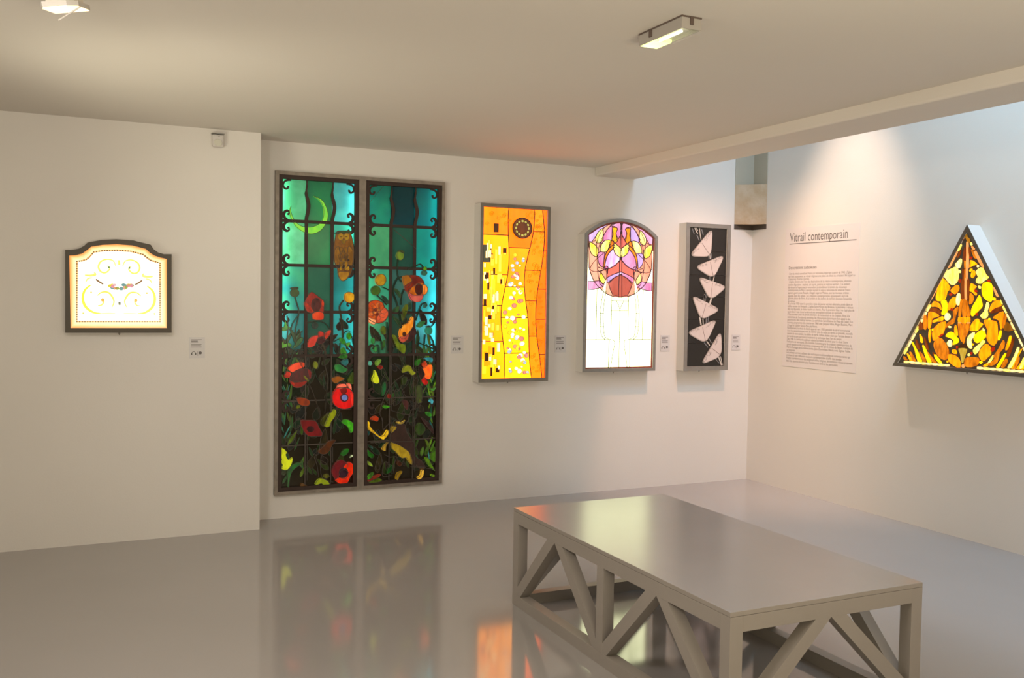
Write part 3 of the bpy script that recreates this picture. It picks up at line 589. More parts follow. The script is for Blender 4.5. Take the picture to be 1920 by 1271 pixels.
# fluorescent tubes inside the wall box, hidden behind the frame edges
def tube(x, z0, z1, watts, col):
    o = area('window_backlight', (x, .055, (z0+z1)/2), (x, -.5, (z0+z1)/2), .03, z1-z0, watts, col)
    return o
aL, cL = lanc[0]; aR, cR = lanc[1]
tube(aL+.035, 1.25, 2.36, 2.0, (1, 1, .95)); tube(cL-.03, .95, 2.36, 1.9, (.9, 1, 1)); tube(aR+.03, 1.2, 2.30, .6, (1, 1, .9)); tube(cR-.035, .35, 2.36, 2.8, (.9, 1, 1))
area('window_backlight', (-3.75, .15, 1.8), (-3.75, -1, 1.8), .45, 1.0, 2.0, (1, 1, 1)); area('window_backlight', (-3.2, .15, 1.75), (-3.2, -1, 1.75), .4, .9, 1.9, (1, 1, 1))  # broad fill lights added at the back of the box, no tubes here

# ------------------------------------------------------------------ wall-mounted light boxes
def box_case(root, fr, outer, inner, depth, edge_m, side_m, ri=.006):
    link_bm('casing', rim(fr, outer, inner, 0.0005, depth-.004), side_m, root)
    link_bm('front_frame', rim(fr, [(u, v) for u, v in outer], inner, depth-.004, depth), edge_m, root)
    link_bm('back_panel', prism(fr, inner, 0.0005, .004), side_m, root)
def inset_rect(r, d): return rect(r[0]+d, r[1]-d, r[2]+d, r[3]-d)
def key_lock(root, fr, u, v, n):
    bm_ = bmesh.new(); cyl(bm_, fr.p(u, v+.002, n), fr.p(u, v-.010, n), .006, .005, 12); cyl(bm_, fr.p(u, v-.010, n), fr.p(u, v-.016, n), .003, .003, 8)
    link_bm('lock_screw', bm_, steel, root)

# golden panel: a plain stand-in of the same size and colours
D = .125; R_ = (-2.595, -2.012, .925, 2.252)
u_a = MAIN.ray(902, 380, D)[0]; u_b = MAIN.ray(1033, 388, D)[0]; v_t = MAIN.ray(902, 380, D)[1]; v_b = MAIN.ray(898, 717.5, D)[1]
R_ = (u_a, u_b, v_b, v_t)
root = empty('golden_lightbox', (sum(R_[:2])/2, 0, R_[2]), 'tall rectangular glowing light box of golden yellow and orange glass', 'lightbox')
box_case(root, MAIN, rect(*R_), inset_rect(R_, .024), D, steel, paint_white)
key_lock(root, MAIN, (R_[0]+R_[1])/2-.03, R_[2], D*.6)
I = (R_[0]+.024, R_[1]-.024, R_[2]+.024, R_[3]-.024)
P2 = Panel(MAIN, D-.016, root, lead, .0062); Wd, Ht = I[1]-I[0], I[3]-I[2]
def K(x, y): return (I[0]+x*Wd, I[3]-y*Ht)
GY = (3.4, 1.3, .4)
def gold(h, h2=None, s=16, g=None): return lit_glass(hx(h), gain=g or GY, second=hx(h2) if h2 else None, streak=.1, nscale=s)
wht = lit_glass(hx('#fff8d0'), gain=(3, 2.2, 1.2), streak=.05)
# wavy borders between the three bands
f1 = lambda y: .36+.05*math.sin(y*6.0+.6)-.02*math.sin(y*13)
f2 = lambda y: .74+.07*math.sin(y*5.2+2.2)+.025*math.sin(y*12)
f3 = lambda y: .90+.06*math.sin(y*7.+.4)
cuts = [0, .19, .42, .60, .81, 1.0]
sl = [0, .05, -.04, .06, -.02, 0]
def band(fa, fb, ya_, yb_, sk=0.):
    n_ = 8; A_ = [(fa(ya_+(yb_-ya_)*i/n_), min(max(ya_+(yb_-ya_)*i/n_, 0), 1)) for i in range(n_+1)]; A_ = [(fa(ya_+(yb_-ya_)*i/n_), ya_+(yb_-ya_)*i/n_) for i in range(n_+1)]; B_ = [(fb(ya_+(yb_-ya_)*i/n_), ya_+(yb_-ya_)*i/n_) for i in range(n_+1)]
    return [K(min(max(x, 0), 1), y) for x, y in A_+B_[::-1]]
zero = lambda y: 0.; one = lambda y: 1.
lc = ['#ff9c10', '#ffc81a', '#ffd800', '#ffb800', '#ffd000', '#ffe000']; mc = ['#ff9000', '#ffb418', '#ffd400', '#ffdc10', '#ffe020', '#ffd408']; oc = ['#ffa410', '#ff9804', '#ff9c08', '#ff9000', '#ffa004', '#ff8c00']
for i in range(5):
    go = (3.2, 1.05, .3) if i < 1 else None
    def col_(fa, fb, m_, off):
        c0_, c1_ = cuts[i]+(off if 0 < i else 0), cuts[i+1]+(off if i < 4 else 0)
        P2.glass(band(fa, fb, c0_, c1_), m_)
    col_(zero, f1, gold(lc[i], '#ffb41c' if i < 1 else '#ffc400', 9, go), -.03)
    col_(f1, f2, gold(mc[i], '#ffa018' if i < 2 else '#ffd428', 9, go), .04)
    col_(f2, f3, gold(oc[i], '#ffa414', 12, (3.2, 1.15, .3)), -.06)
    col_(f3, one, gold('#ff8c00', '#ff7c00', 12, (3.2, 1.1, .3)), .05)
for i in range(26):   # upright strips in the left band
    rs = random.Random(40+i); y = rs.uniform(.26, .94); x = rs.uniform(.03, .28); a_, b_ = rs.uniform(.03, .07), rs.uniform(.05, .12)
    P2.glass([K(x-a_/2, y-b_/2), K(x+a_/2, y-b_/2), K(x+a_/2, y+b_/2), K(x-a_/2, y+b_/2)], gold(['#ffe84c', '#ffc810', '#ffac08', '#fff088'][i % 4], None, 9), name='glass_tessera', came=.0012, lead_=False)
rk = random.Random(11)
dkg = lit_glass(hx('#50280a'), streak=.2); gry = lit_glass(hx('#5c5a44'), streak=.2)
def bit(x, y, a, b_, m_, **kw):
    p = [K(x-a/2, y-b_/2), K(x+a/2, y-b_/2), K(x+a/2, y+b_/2), K(x-a/2, y+b_/2)]
    P2.glass(p, m_, name='glass_tessera', came=.0016, **kw)
bit(.07, .27, .12, .10, gry); bit(.20, .12, .07, .05, dkg)
for i in range(54):
    y = rk.uniform(.22, .97); x = rk.uniform(.03, f1(y)-.06); t = rk.random()
    bit(x, y, rk.uniform(.025, .055), rk.uniform(.018, .055), dkg if t < .34 else (wht if t < .72 else gold('#ffe860', '#fff080', 9)))
pk = lit_glass(hx('#f0a890'), gain=(1.4, 1, 1)); pw = lit_glass(hx('#fff4e0'), gain=(2.6, 2.2, 1.8), streak=.05); bl = lit_glass(hx('#c8dcf0'), gain=(1.2, 1.2, 1.2)); br = lit_glass(hx('#7a3c14'), streak=.3)
for i in range(84):
    y = rk.uniform(.26, .98); x = rk.uniform(f1(y)+.05, f2(y)-.05); r = rk.uniform(.010, .036)
    c0 = K(x, y); t = rk.random()
    P2.glass(ell(c0[0], c0[1], r*Wd, r*Wd*.95, 10), pk if t < .3 else (pw if t < .72 else (bl if t < .8 else gold('#ffe860', '#ffd020', 9))), name='glass_tessera', came=.0014)
c0 = K(.60, .115); P2.glass(ell(c0[0], c0[1], .150*Wd, .145*Wd, 20), br, label='brown round medallion pane')
for i in range(12):
    a_ = i*2*PI/12; P2.glass(ell(c0[0]+.10*Wd*math.cos(a_), c0[1]+.10*Wd*math.sin(a_), .017*Wd, .022*Wd, 8, a_), lit_glass(hx('#d8c860')), name='glass_tessera', came=.001)
dko = mat('amber_line', (.35, .12, .0), .5)
bm = bmesh.new()
for i in range(84):   # spirals etched on the orange glass
    y = rk.uniform(.03, .97); x = rk.uniform(f2(y)+.03, .96); c0 = K(x, y); r = rk.uniform(.02, .045)*Wd
    if i > 66: c0 = K(rk.uniform(.05, .95), rk.uniform(.02, .10))
    pts = [(c0[0]+r*(1-t/14)*math.cos(t*.8), c0[1]+r*(1-t/14)*math.sin(t*.8)) for t in range(13)]
    ribbon(MAIN, pts, .0016, D-.012, D-.0085, False, bm)
o = link_bm('etched_spirals', bm, lit_glass(hx('#e07808')), root); o['kind'] = 'stuff'
P2.done()

# arched panel
D = .115
ul, ur = MAIN.ray(1097, 437, D)[0], MAIN.ray(1234, 443, D)[0]; vs_ = MAIN.ray(1097, 437, D)[1]-.002; va = MAIN.ray(1165, 409.5, D)[1]; vb = MAIN.ray(1093, 698, D)[1]
def arch(d, k=14):
    a, c = ul+d, ur-d; h = va-vs_; w2 = (ur-ul)/2; R = (w2*w2+h*h)/(2*h); cx_ = (ul+ur)/2; cy_ = va-R; Rd = R-d
    hw = w2-d; an = math.asin(hw/Rd)
    top_ = [(cx_+Rd*math.sin(-an+2*an*i/k), cy_+Rd*math.cos(-an+2*an*i/k)) for i in range(k+1)]
    return [(a, vb+d)] + top_ + [(c, vb+d)]
root = empty('arched_lightbox', ((ul+ur)/2, 0, vb), 'round-topped light box with pink blossoms and yellow leaves over white glass', 'lightbox')
box_case(root, MAIN, arch(0), arch(.024), D, steel_l, paint_white)
key_lock(root, MAIN, (ul+ur)/2-.03, vb, D*.6)
P3 = Panel(MAIN, D-.018, root, mat('arch_came', (.10, .03, .04), .5), .0065); P3.n = D-.018
inn = arch(.024)
link_bm('inner_liner', rim(MAIN, arch(.0245), arch(.036), D-.03, D-.012), mat('red_liner', (.25, .05, .03), .5), root)
WHT = lit_glass(hx('#fffff0'), gain=(3.5, 3.6, 2.4), streak=.02)
B1 = crop(1085, 400, 7.944); B5 = crop(1070, 390, 3.852)
umid = (ul+ur)/2
def mir(uv): return [(2*umid-u, v) for u, v in uv][::-1]
# white lower panes
def q5(x, y): return MAIN.ray(1070+x/3.852, 390+y/3.852, P3.n)
zz = {y: q5(350, y)[1] for y in (560, 600, 640, 670, 740, 950)}
xl, xr = ul+.034, ur-.034; zb_ = vb+.034
c1x, c2x, c3x = q5(185, 700)[0], q5(291, 800)[0], q5(276, 1000)[0]
def wp(a, c, z0, z1): P3.glass(rect(a, c, z0, z1), WHT, came=.0012, lead_=False)
for a, c in ((xl, c1x), (c1x, c2x)):
    wp(a, c, zz[950], zz[560]); wp(2*umid-c, 2*umid-a, zz[950], zz[560])
wp(c2x, 2*umid-c2x, zz[670], zz[560]); wp(c2x, 2*umid-c2x, zz[740], zz[670]); wp(c2x, umid, zz[950], zz[740]); wp(umid, 2*umid-c2x, zz[950], zz[740])
for a, c in ((xl, c3x), (c3x, umid)): wp(a, c, zb_, zz[950]); wp(2*umid-c, 2*umid-a, zb_, zz[950])
# white beside the great circle
zq = q5(350, 300)[1]
wp(xl, umid, zz[560], zq); wp(umid, xr, zz[560], zq)
thin = bmesh.new(); nt_ = P3.n+.004
def tl(uv, w_=.006, m2=True):
    ribbon(MAIN, uv, w_, nt_, nt_+.002, False, thin)
    if m2: ribbon(MAIN, mir(uv), w_, nt_, nt_+.002, False, thin)
tl([(c1x, zz[600]+.02), (c1x, zz[950])]); tl([(xl, zz[950]), (c2x, zz[950])]); tl([(c2x, zz[640]), (c2x, zz[950])])
tl([(c2x, zz[670]), (2*umid-c2x, zz[670])], m2=False); tl([(c2x, zz[740]), (2*umid-c2x, zz[740])], m2=False); tl([(umid, zz[740]), (umid, zb_)], m2=False)
tl([q5(328, 672), q5(345, 705), q5(355, 740)])
tl(smooth([q5(238, 585), q5(220, 680), q5(211, 780), q5(216, 900), q5(230, 935), q5(247, 948)], False)); tl(smooth([q5(256, 595), q5(240, 680), q5(232, 780), q5(238, 900), q5(250, 935), q5(275, 945)], False))
tl([q5(276, 948), q5(268, 1160)]); tl(smooth([q5(300, 948), q5(315, 975), q5(300, 1060), q5(285, 1160)], False))
for y in (760, 855): tl([q5(211, y), q5(236, y)])
link_bm('thin_came', thin, mat('bloom_came', (.48, .60, .30), .5), root)['label'] = 'thin lead lines coloured pale for the bloom of the white glass'  # pale green stands for the white panes' bloom, put into the came colour
PEACH = lit_glass(hx('#f8c09c'), gain=(1.5, 1.1, 1.1), second=hx('#e89c78'), nscale=8); RED = lit_glass(hx('#f87464'), gain=(1.35, 1.1, 1.1), second=hx('#f87c68'), nscale=6); DRED = lit_glass(hx('#e07060'), second=hx('#c05444'), nscale=7)
LAV = lit_glass(hx('#e4bcf0'), gain=(1.2, 1.2, 1.2), second=hx('#bc98d4'), nscale=18); PINK = lit_glass(hx('#f8b8dc'), gain=(1.2, 1.1, 1.1), second=hx('#e07cb4'), nscale=18); WPK = lit_glass(hx('#f8e4f8'), gain=(1.3, 1.2, 1.3), second=hx('#e8a0d8'), nscale=20); MAG = lit_glass(hx('#f4b4dc'), second=hx('#dc74a8'), nscale=16, gain=(1.15, 1, 1.05))
YEL = lit_glass(hx('#fffa40'), gain=(2, 1.6, 1.4), second=hx('#ffffb0'), nscale=16); ORY = lit_glass(hx('#ffd814'), gain=(1.6, 1, 1)); ORG = lit_glass(hx('#ffa414'), gain=(1.5, 1, 1)); ORG2 = lit_glass(hx('#f88c18'), gain=(1.3, 1, 1))
def ap(pts, m_, m2=None, k=3, mirror=True, **kw):
    uv = P3.uv(B1, pts); uv = smooth(uv, True, k) if k > 1 else uv
    ins = arch(.034); R_top = va-.034
    def cl(p):
        u = min(max(p[0], xl), xr); h = va-vs_; w2 = (ur-ul)/2; R = (w2*w2+h*h)/(2*h); cy_ = va-R
        zmax = cy_+math.sqrt(max((R-.034)**2-(u-umid)**2, 0)); return (u, min(p[1], zmax))
    uv = [cl(p) for p in uv]
    P3.glass(uv, m_, **kw)
    if mirror: P3.glass([cl(p) for p in mir(uv)], m2 or m_, **kw)
ap([(150, 800), (146, 600), (146, 300), (300, 190), (440, 150), (640, 110), (640, 700), (640, 1250), (510, 1238), (400, 1190), (300, 1105), (225, 1015), (180, 910)], PEACH, k=1)
ap([(148, 262), (300, 195), (450, 150), (370, 215), (290, 290), (240, 360), (195, 425), (148, 415)], LAV, PINK, k=1)
ap([(645, 270), (590, 380), (545, 440), (640, 560), (640, 660), (540, 780), (425, 830), (418, 955), (530, 900), (640, 865)], RED, k=1)
ap([(618, 135), (645, 128), (645, 250), (628, 190)], RED, k=1)
ap([(360, 430), (362, 340), (420, 240), (480, 180), (500, 205), (495, 300), (490, 400), (400, 400), (330, 460), (310, 560), (330, 430)], MAG, LAV, k=1)
ap([(480, 180), (550, 150), (605, 140), (632, 190), (640, 265), (600, 360), (565, 400), (555, 290), (575, 230), (540, 200)], PINK, MAG, k=3)
ap([(285, 590), (340, 570), (385, 575), (375, 680), (360, 800), (310, 770), (285, 700)], MAG, LAV, k=2)
ap([(520, 520), (560, 610), (630, 655), (600, 715), (520, 785), (440, 825), (385, 800), (400, 690), (440, 600)], WPK, MAG, k=3)
ap([(290, 800), (370, 835), (300, 870), (275, 830)], PEACH, k=1); ap([(320, 872), (400, 845), (415, 900), (412, 960), (385, 978)], PEACH, k=2)
ap([(370, 820), (385, 790), (420, 788), (435, 815), (400, 835)], MAG, k=3); ap([(400, 838), (435, 822), (425, 900), (412, 870)], RED, k=1)
ap([(425, 1035), (420, 955), (520, 905), (640, 866), (640, 905), (530, 955)], LAV, MAG, k=1)
ap([(640, 880), (590, 888), (560, 905), (600, 900), (640, 895)], WPK, k=1, lead_=False)
ap([(440, 1045), (530, 955), (640, 905), (640, 1248), (505, 1218), (465, 1130)], DRED, k=1)
ap([(135, 1010), (220, 1012), (300, 1000), (310, 1050), (355, 1090), (300, 1112), (220, 1132), (135, 1137)], PINK, MAG, k=1)
ap([(300, 1000), (350, 1050), (372, 1058), (360, 1095), (310, 1050)], MAG, k=1)
ap([(412, 985), (402, 1100), (392, 1185), (345, 1155), (365, 1090), (385, 1030)], WHT, k=1, came=.0025)
ap([(500, 212), (555, 212), (572, 238), (552, 300), (578, 390), (548, 440), (515, 425), (488, 385), (508, 320), (502, 250)], ORY, ORG, k=3)
ap([(475, 402), (520, 412), (518, 470), (440, 510), (455, 450)], ORG2, k=1)
ap([(520, 468), (470, 500), (420, 560), (382, 650), (362, 795), (380, 800), (402, 690), (440, 600), (522, 512)], ORG, k=3)
for pts in ([(350, 225), (290, 275), (252, 350), (262, 440), (335, 425), (358, 350), (360, 270)], [(155, 435), (220, 455), (278, 525), (272, 642), (205, 622), (168, 560)], [(482, 405), (390, 402), (335, 465), (315, 562), (405, 572), (445, 500)], [(520, 450), (515, 535), (548, 610), (625, 655), (638, 560), (590, 490)], [(322, 878), (352, 920), (388, 985), (376, 1042), (340, 1035), (305, 975)]):
    uv_ = pts; ap(uv_, YEL, k=2, name='leaf_pane')
    a_, b__ = pts[0], pts[3]; P3.line(B1, [a_, ((a_[0]+b__[0])/2+4, (a_[1]+b__[1])/2), b__], .0012)
def al(pts, w_=.0045):
    uv = smooth(P3.uv(B1, pts), False, 4); P3.k += 1; n1 = P3.n+.0012+P3.k*.00006
    ribbon(MAIN, uv, w_, n1, n1+.0018, False, P3.lb); ribbon(MAIN, mir(uv), w_, n1, n1+.0018, False, P3.lb)
al([(490, 150), (370, 220), (270, 400), (265, 640), (275, 850), (300, 1000)]); al([(250, 400), (200, 430)]); al([(370, 590), (240, 700), (165, 820), (220, 865), (320, 855), (400, 820)]); al([(150, 800), (180, 910), (230, 1020), (300, 1105), (400, 1190), (510, 1238), (640, 1250)], .0055)
al([(510, 130), (380, 300), (300, 480), (280, 640)])
P3.done()

# black panel with moths
D = .107
R_ = (MAIN.ray(1288, 417, D)[0], MAIN.ray(1371, 422, D)[0], MAIN.ray(1284, 695.5, D)[1], MAIN.ray(1288, 417, D)[1])
root = empty('moth_panel', (sum(R_[:2])/2, 0, R_[2]), 'narrow black glass panel with six pale moth-shaped plaques in a steel frame', 'glass panel')
box_case(root, MAIN, rect(*R_), inset_rect(R_, .034), D, steel_l, paint_white)
key_lock(root, MAIN, (R_[0]+R_[1])/2-.03, R_[2], D*.5)
black = mat('black_glass', (.012, .012, .012), .25)
P4 = Panel(MAIN, D-.014, root)
I4 = inset_rect(R_, .034); zc = [I4[0][1]+(I4[2][1]-I4[0][1])*t for t in (0, .17, .34, .50, .66, .83, 1)]
for i in range(6): link_bm('black_pane', prism(MAIN, rect(I4[0][0], I4[1][0], zc[i]+.001, zc[i+1]-.001), D-.018, D-.014), black, root)
C2, C3 = crop(1280, 410, 8.472), crop(1280, 550, 8.472)
pale = mat('pale_strand', (.62, .56, .50), .4); silk = mat('moth_silk', (.66, .565, .53), .5, noise=.05, nscale=20); rimm = mat('moth_rim', (.42, .36, .32), .5); wing_m = mat('moth_motif', (.36, .31, .285), .6)
greyst = mat('grey_strand', (.20, .20, .21), .4)
strands = [(C2, [(190, 145), (215, 200), (240, 235)], .008, pale), (C2, [(265, 150), (275, 240), (290, 330)], .007, pale), (C2, [(150, 150), (165, 200), (180, 245)], .006, greyst), (C2, [(215, 145), (235, 190)], .008, pale), (C2, [(300, 170), (325, 260)], .008, greyst), (C2, [(225, 260), (260, 345)], .009, greyst),
           (C2, [(428, 560), (435, 640)], .006, pale), (C2, [(405, 570), (418, 645)], .006, greyst), (C2, [(450, 550), (462, 630)], .006, greyst), (C2, [(430, 910), (430, 980)], .006, greyst), (C2, [(500, 915), (480, 1000)], .007, pale), (C2, [(345, 1200), (335, 1290)], .006, pale), (C2, [(370, 1195), (360, 1300)], .007, greyst),
           (C3, [(345, 20), (330, 120)], .007, greyst), (C3, [(372, 50), (350, 130)], .006, pale), (C3, [(455, 70), (430, 170)], .016, pale), (C3, [(270, 380), (290, 500)], .013, pale), (C3, [(320, 400), (325, 490)], .008, pale), (C3, [(375, 390), (372, 480)], .009, greyst), (C3, [(405, 380), (400, 460)], .006, greyst),
           (C3, [(340, 780), (400, 860)], .007, greyst), (C3, [(380, 760), (430, 830)], .008, pale), (C3, [(420, 720), (455, 790)], .008, greyst), (C3, [(570, 1010), (615, 1140)], .011, pale), (C3, [(600, 1000), (630, 1140)], .006, pale), (C3, [(520, 1040), (580, 1110)], .006, greyst)]
for cr, pts, w_, m_ in strands:
    link_bm('strand', ribbon(MAIN, P4.uv(cr, pts), w_, D-.0142, D-.012), m_, root)
def rtri(A_, B_, C_, r):
    """triangle with rounded corners"""
    out = []; P = [Vector(A_), Vector(B_), Vector(C_)]
    for i in range(3):
        p, a, c = P[i], P[i-1], P[(i+1) % 3]
        d1 = (a-p).normalized(); d2 = (c-p).normalized()
        s = p+d1*r; e_ = p+d2*r
        for t in (0, .25, .5, .75, 1): out.append(tuple((s*(1-t)+p*t)*(1-t)+(p*(1-t)+e_*t)*t))
    return out
moths = [(C2, (120, 580), (455, 175), (428, 590)), (C2, (210, 765), (640, 590), (478, 935)), (C2, (255, 935), (675, 1080), (430, 1280)), (C3, (155, 45), (570, 255), (290, 410)), (C3, (80, 620), (520, 425), (355, 780)), (C3, (300, 1110), (590, 620), (600, 985))]
for mi, (cr, a, c, d_) in enumerate(moths):
    # a, c: wing tips, d_: tail
    A_, B_, C_ = [Vector(p) for p in P4.uv(cr, [a, c, d_])]; g0_ = (A_+B_+C_)/3; A_, B_, C_ = [g0_+(p-g0_)*1.15 for p in (A_, B_, C_)]
    o = link_bm('moth', prism(MAIN, rtri(A_, B_, C_, .070), D-.014, D-.006), rimm, root)
    cen = (A_+B_+C_)/3
    sh = [cen+(p-cen)*.93 for p in (A_, B_, C_)]
    s_ = link_bm('moth_face', prism(MAIN, rtri(*sh, .064), D-.007, D-.004), silk, o)
    mid = (A_+B_)/2
    link_bm('moth_spine', ribbon(MAIN, [tuple(mid+(C_-mid)*.08), tuple(mid+(C_-mid)*.85)], .0035, D-.004, D-.003), mat('moth_spine', (.22, .15, .13), .6), o)
    rm = random.Random(mi)
    for tip in (A_, B_):
        ax = (tip-mid); n_ = Vector((-ax.y, ax.x)).normalized()
        if n_.dot(C_-mid) < 0: n_ = -n_
        bm_ = bmesh.new(); un = ax.normalized()
        for k in range(22):
            t = rm.uniform(.2, .78); v_ = rm.uniform(.004, .040*(1-t*.85)); s0 = mid+ax*t+n_*v_
            d_2 = (un*rm.uniform(.7, 1)+n_*rm.uniform(-.5, .5)).normalized()*rm.uniform(.008, .016)
            ribbon(MAIN, [tuple(s0-d_2*.5), tuple(s0+n_*.002), tuple(s0+d_2*.5)], rm.uniform(.002, .0042), D-.004, D-.0032+k*.00002, False, bm_)
        link_bm('wing_motif', bm_, wing_m, o)

# shaped white light box on the left
D = .07
LB = crop(100, 430, 5.083)
fl = lambda pts, n=D: [LEFT.ray(x, y, n) for x, y in LB(pts)]
outer = fl([(112, 985), (112, 196), (180, 196), (245, 182), (295, 155), (325, 126), (450, 102), (600, 94), (760, 105), (928, 146), (958, 190), (1000, 220), (1055, 236), (1127, 236), (1127, 985)])
inner = fl([(165, 940), (152, 250), (215, 246), (275, 230), (325, 195), (360, 165), (470, 147), (610, 142), (750, 152), (880, 185), (925, 225), (965, 250), (1020, 268), (1082, 282), (1082, 940)])
cxm = (outer[0][0]+outer[-1][0])/2
root = empty('ornate_lightbox', (cxm, YL, outer[0][1]), 'small white glowing light box with shaped top and dark metal frame', 'lightbox')
dark_fr = mat('dark_grey_frame', (.062, .05, .034), .5, metal=.2)
box_case(root, LEFT, outer, inner, D, dark_fr, paint_white)
key_lock(root, LEFT, cxm, outer[0][1], D*.6)
P5 = Panel(LEFT, D-.014, root, lead, .003)
cen = (cxm, (outer[0][1]+outer[7][1])/2)
def shr(pts, k): return [(cen[0]+(u-cen[0])*k, cen[1]+(v-cen[1])*k) for u, v in pts]
WW = lit_glass(hx('#fffef4'), gain=(1.5, 1.46, 1.3), streak=.02)
bl_ = ['#ffae60', '#ffc47c', '#ffd898', '#ffe8b4', '#fff2cc']; gn = [(1.1, .95, .8), (1.2, 1, .85), (1.3, 1.1, .95), (1.35, 1.15, 1), (1.4, 1.2, 1)]
inner2 = fl([(225, 880), (225, 305), (270, 300), (315, 285), (345, 262), (385, 215), (490, 200), (610, 198), (740, 208), (855, 238), (895, 270), (930, 295), (975, 308), (1018, 322), (1018, 880)])
prev = inner
for i in range(5):
    cur = [(a[0]+(c[0]-a[0])*[.12, .28, .46, .7, 1.][i], a[1]+(c[1]-a[1])*[.12, .28, .46, .7, 1.][i]) for a, c in zip(inner, inner2)]
    link_bm('border_pane', rim(LEFT, prev, cur, D-.016, D-.0125), lit_glass(hx(bl_[i]), gain=gn[i], streak=.04), root)
    prev = cur
P5.glass(inner2, WW, lead_=False, label='white centre pane')
# beaded line
bm = bmesh.new(); per = []
for i in range(len(inner2)):
    a, c = inner2[i], inner2[(i+1) % len(inner2)]; L_ = math.hypot(c[0]-a[0], c[1]-a[1]); n_ = max(1, round(L_/.0145))
    per += [(a[0]+(c[0]-a[0])*k/n_, a[1]+(c[1]-a[1])*k/n_) for k in range(n_)]
for u, v in per: prism(LEFT, ell(u, v, .0048, .0048, 6), D-.0125, D-.0105, bm)
o = link_bm('bead_border', bm, lit_glass(hx('#84602c')), root); o['kind'] = 'stuff'
link_bm('border_line', ribbon(LEFT, inner2, .010, D-.0126, D-.0115, True), lit_glass(hx('#ffd488'), gain=(1.5, 1.1, 1)), root)
def orn(pts, w_, col, mirror=True, sm=True, g=(1.3, 1.2, 1)):
    uv = fl(pts, P5.n); uv = smooth(uv, False, 4) if sm else uv; N = len(uv)
    ww = [w_*1.7*(.35+.65*math.sin(PI*(i+1)/(N+1))) for i in range(N)]
    for q_ in ([uv, [(2*cxm+.0-u, v) for u, v in uv]] if mirror else [uv]):
        link_bm('ornament', ribbon(LEFT, q_, ww, D-.0125, D-.0108), lit_glass(hx(col), gain=g), root)
orn([(595, 350), (570, 300), (510, 285), (450, 310), (430, 360), (455, 405), (500, 412), (535, 380), (530, 355), (510, 350)], .006, '#f4f470')
orn([(355, 530), (300, 580), (280, 660), (310, 740), (380, 790), (450, 802)], .009, '#f4ec30'); orn([(450, 802), (520, 800), (590, 800)], .004, '#f8f4a0')
orn([(420, 630), (460, 600), (520, 600), (560, 640), (578, 690), (560, 740)], .006, '#f0e850'); orn([(475, 660), (480, 690), (460, 720), (425, 725)], .005, '#f4e060')
orn([(405, 475), (430, 495), (475, 522)], .006, '#84541c', sm=False, g=(1, 1, 1)); orn([(300, 435), (350, 440), (400, 432), (390, 410)], .008, '#f4f480'); orn([(310, 500), (330, 470), (370, 460)], .005, '#f8f890')
orn([(625, 295), (628, 340)], .008, '#e8f080', False, False); orn([(630, 690), (632, 720)], .008, '#3c5018', False, False, (1, 1, 1))
for x, y, r, c_ in ((470, 672, 17, '#f0b41c'), (530, 362, 10, '#6c8c3c'), (360, 600, 9, '#f0c43c'), (285, 800, 10, '#f0ec6c')):
    uv = fl(ell(x, y, r, r, 9), P5.n)
    for q_ in (uv, [(2*cxm-u, v) for u, v in uv]): link_bm('ornament', prism(LEFT, q_, D-.0125, D-.0106), lit_glass(hx(c_)), root)
rk = random.Random(3)
for i in range(22):
    t = rk.uniform(-1, 1); x = 628+t*120; y = 548-abs(t)*14+rk.uniform(-22, 26)*(1-abs(t)*.7)
    uv = fl(ell(x, y, rk.uniform(14, 24), rk.uniform(11, 19), 8), P5.n)
    link_bm('flower_piece', prism(LEFT, uv, D-.0125, D-.0104-.0001*(i % 5)), lit_glass(hx(rk.choice(['#f4dc14', '#ec8ca0', '#5c8c18', '#f0b4c4', '#509498', '#ecdc00', '#8ca820', '#f0a060']))), root)

# ------------------------------------------------------------------ triangular amber panel on the right wall
D = .123
ap_ = RIGHT.ray(1813, 421, D); bl0 = RIGHT.ray(1673, 685.5, D)
uc = ap_[0]; hw = uc-bl0[0]; zt, zb0 = ap_[1], bl0[1]
tri = lambda d: (lambda s_: [(uc-hw+d/math.tan(math.atan2(zt-zb0, hw)/2), zb0+d), (uc+hw-d/math.tan(math.atan2(zt-zb0, hw)/2), zb0+d), (uc, zt-d*math.hypot(hw, zt-zb0)/hw)])(0)
root = empty('triangular_lightbox', (0, -uc, zb0), 'triangular glowing light box of amber and yellow glass chunks on the right wall', 'lightbox')
box_case(root, RIGHT, tri(0), tri(.022), D, steel_d, paint_white)
key_lock(root, RIGHT, uc, zb0, D*.6)
mtx = mat('dark_grout', (.065, .055, .038), .6)
link_bm('grout_bed', prism(RIGHT, tri(.0221), D-.03, D-.014), mtx, root)
P6 = Panel(RIGHT, D-.0135, root, mtx, .004)
T1, T2 = crop(1720, 420, 8.472), crop(1670, 550, 7.476)
def am(h, h2=None, g=(2.0, 1.15, 1)): return lit_glass(hx(h), gain=g, second=hx(h2) if h2 else None, streak=.2, nscale=34)
Yl, Yb, Or, Dor, Rd, Cr, Br, Lm, Pe = am('#ffd800', '#f89c00'), am('#fff000', '#ffcc00', (2, 1.3, 1)), am('#ffb408', '#f08c00'), am('#ec8c10', '#a85808', (1.3, 1.15, 1)), am('#c82808', g=(1, 1, 1)), am('#fff8b0', '#ffe468', (2.2, 1.8, 1.4)), am('#8c3c08', '#6c2808', (1, 1, 1)), am('#fffa60', '#fff8a0', (2, 1.5, 1.1)), am('#f8b868', '#e8a050', (1.3, 1, 1))
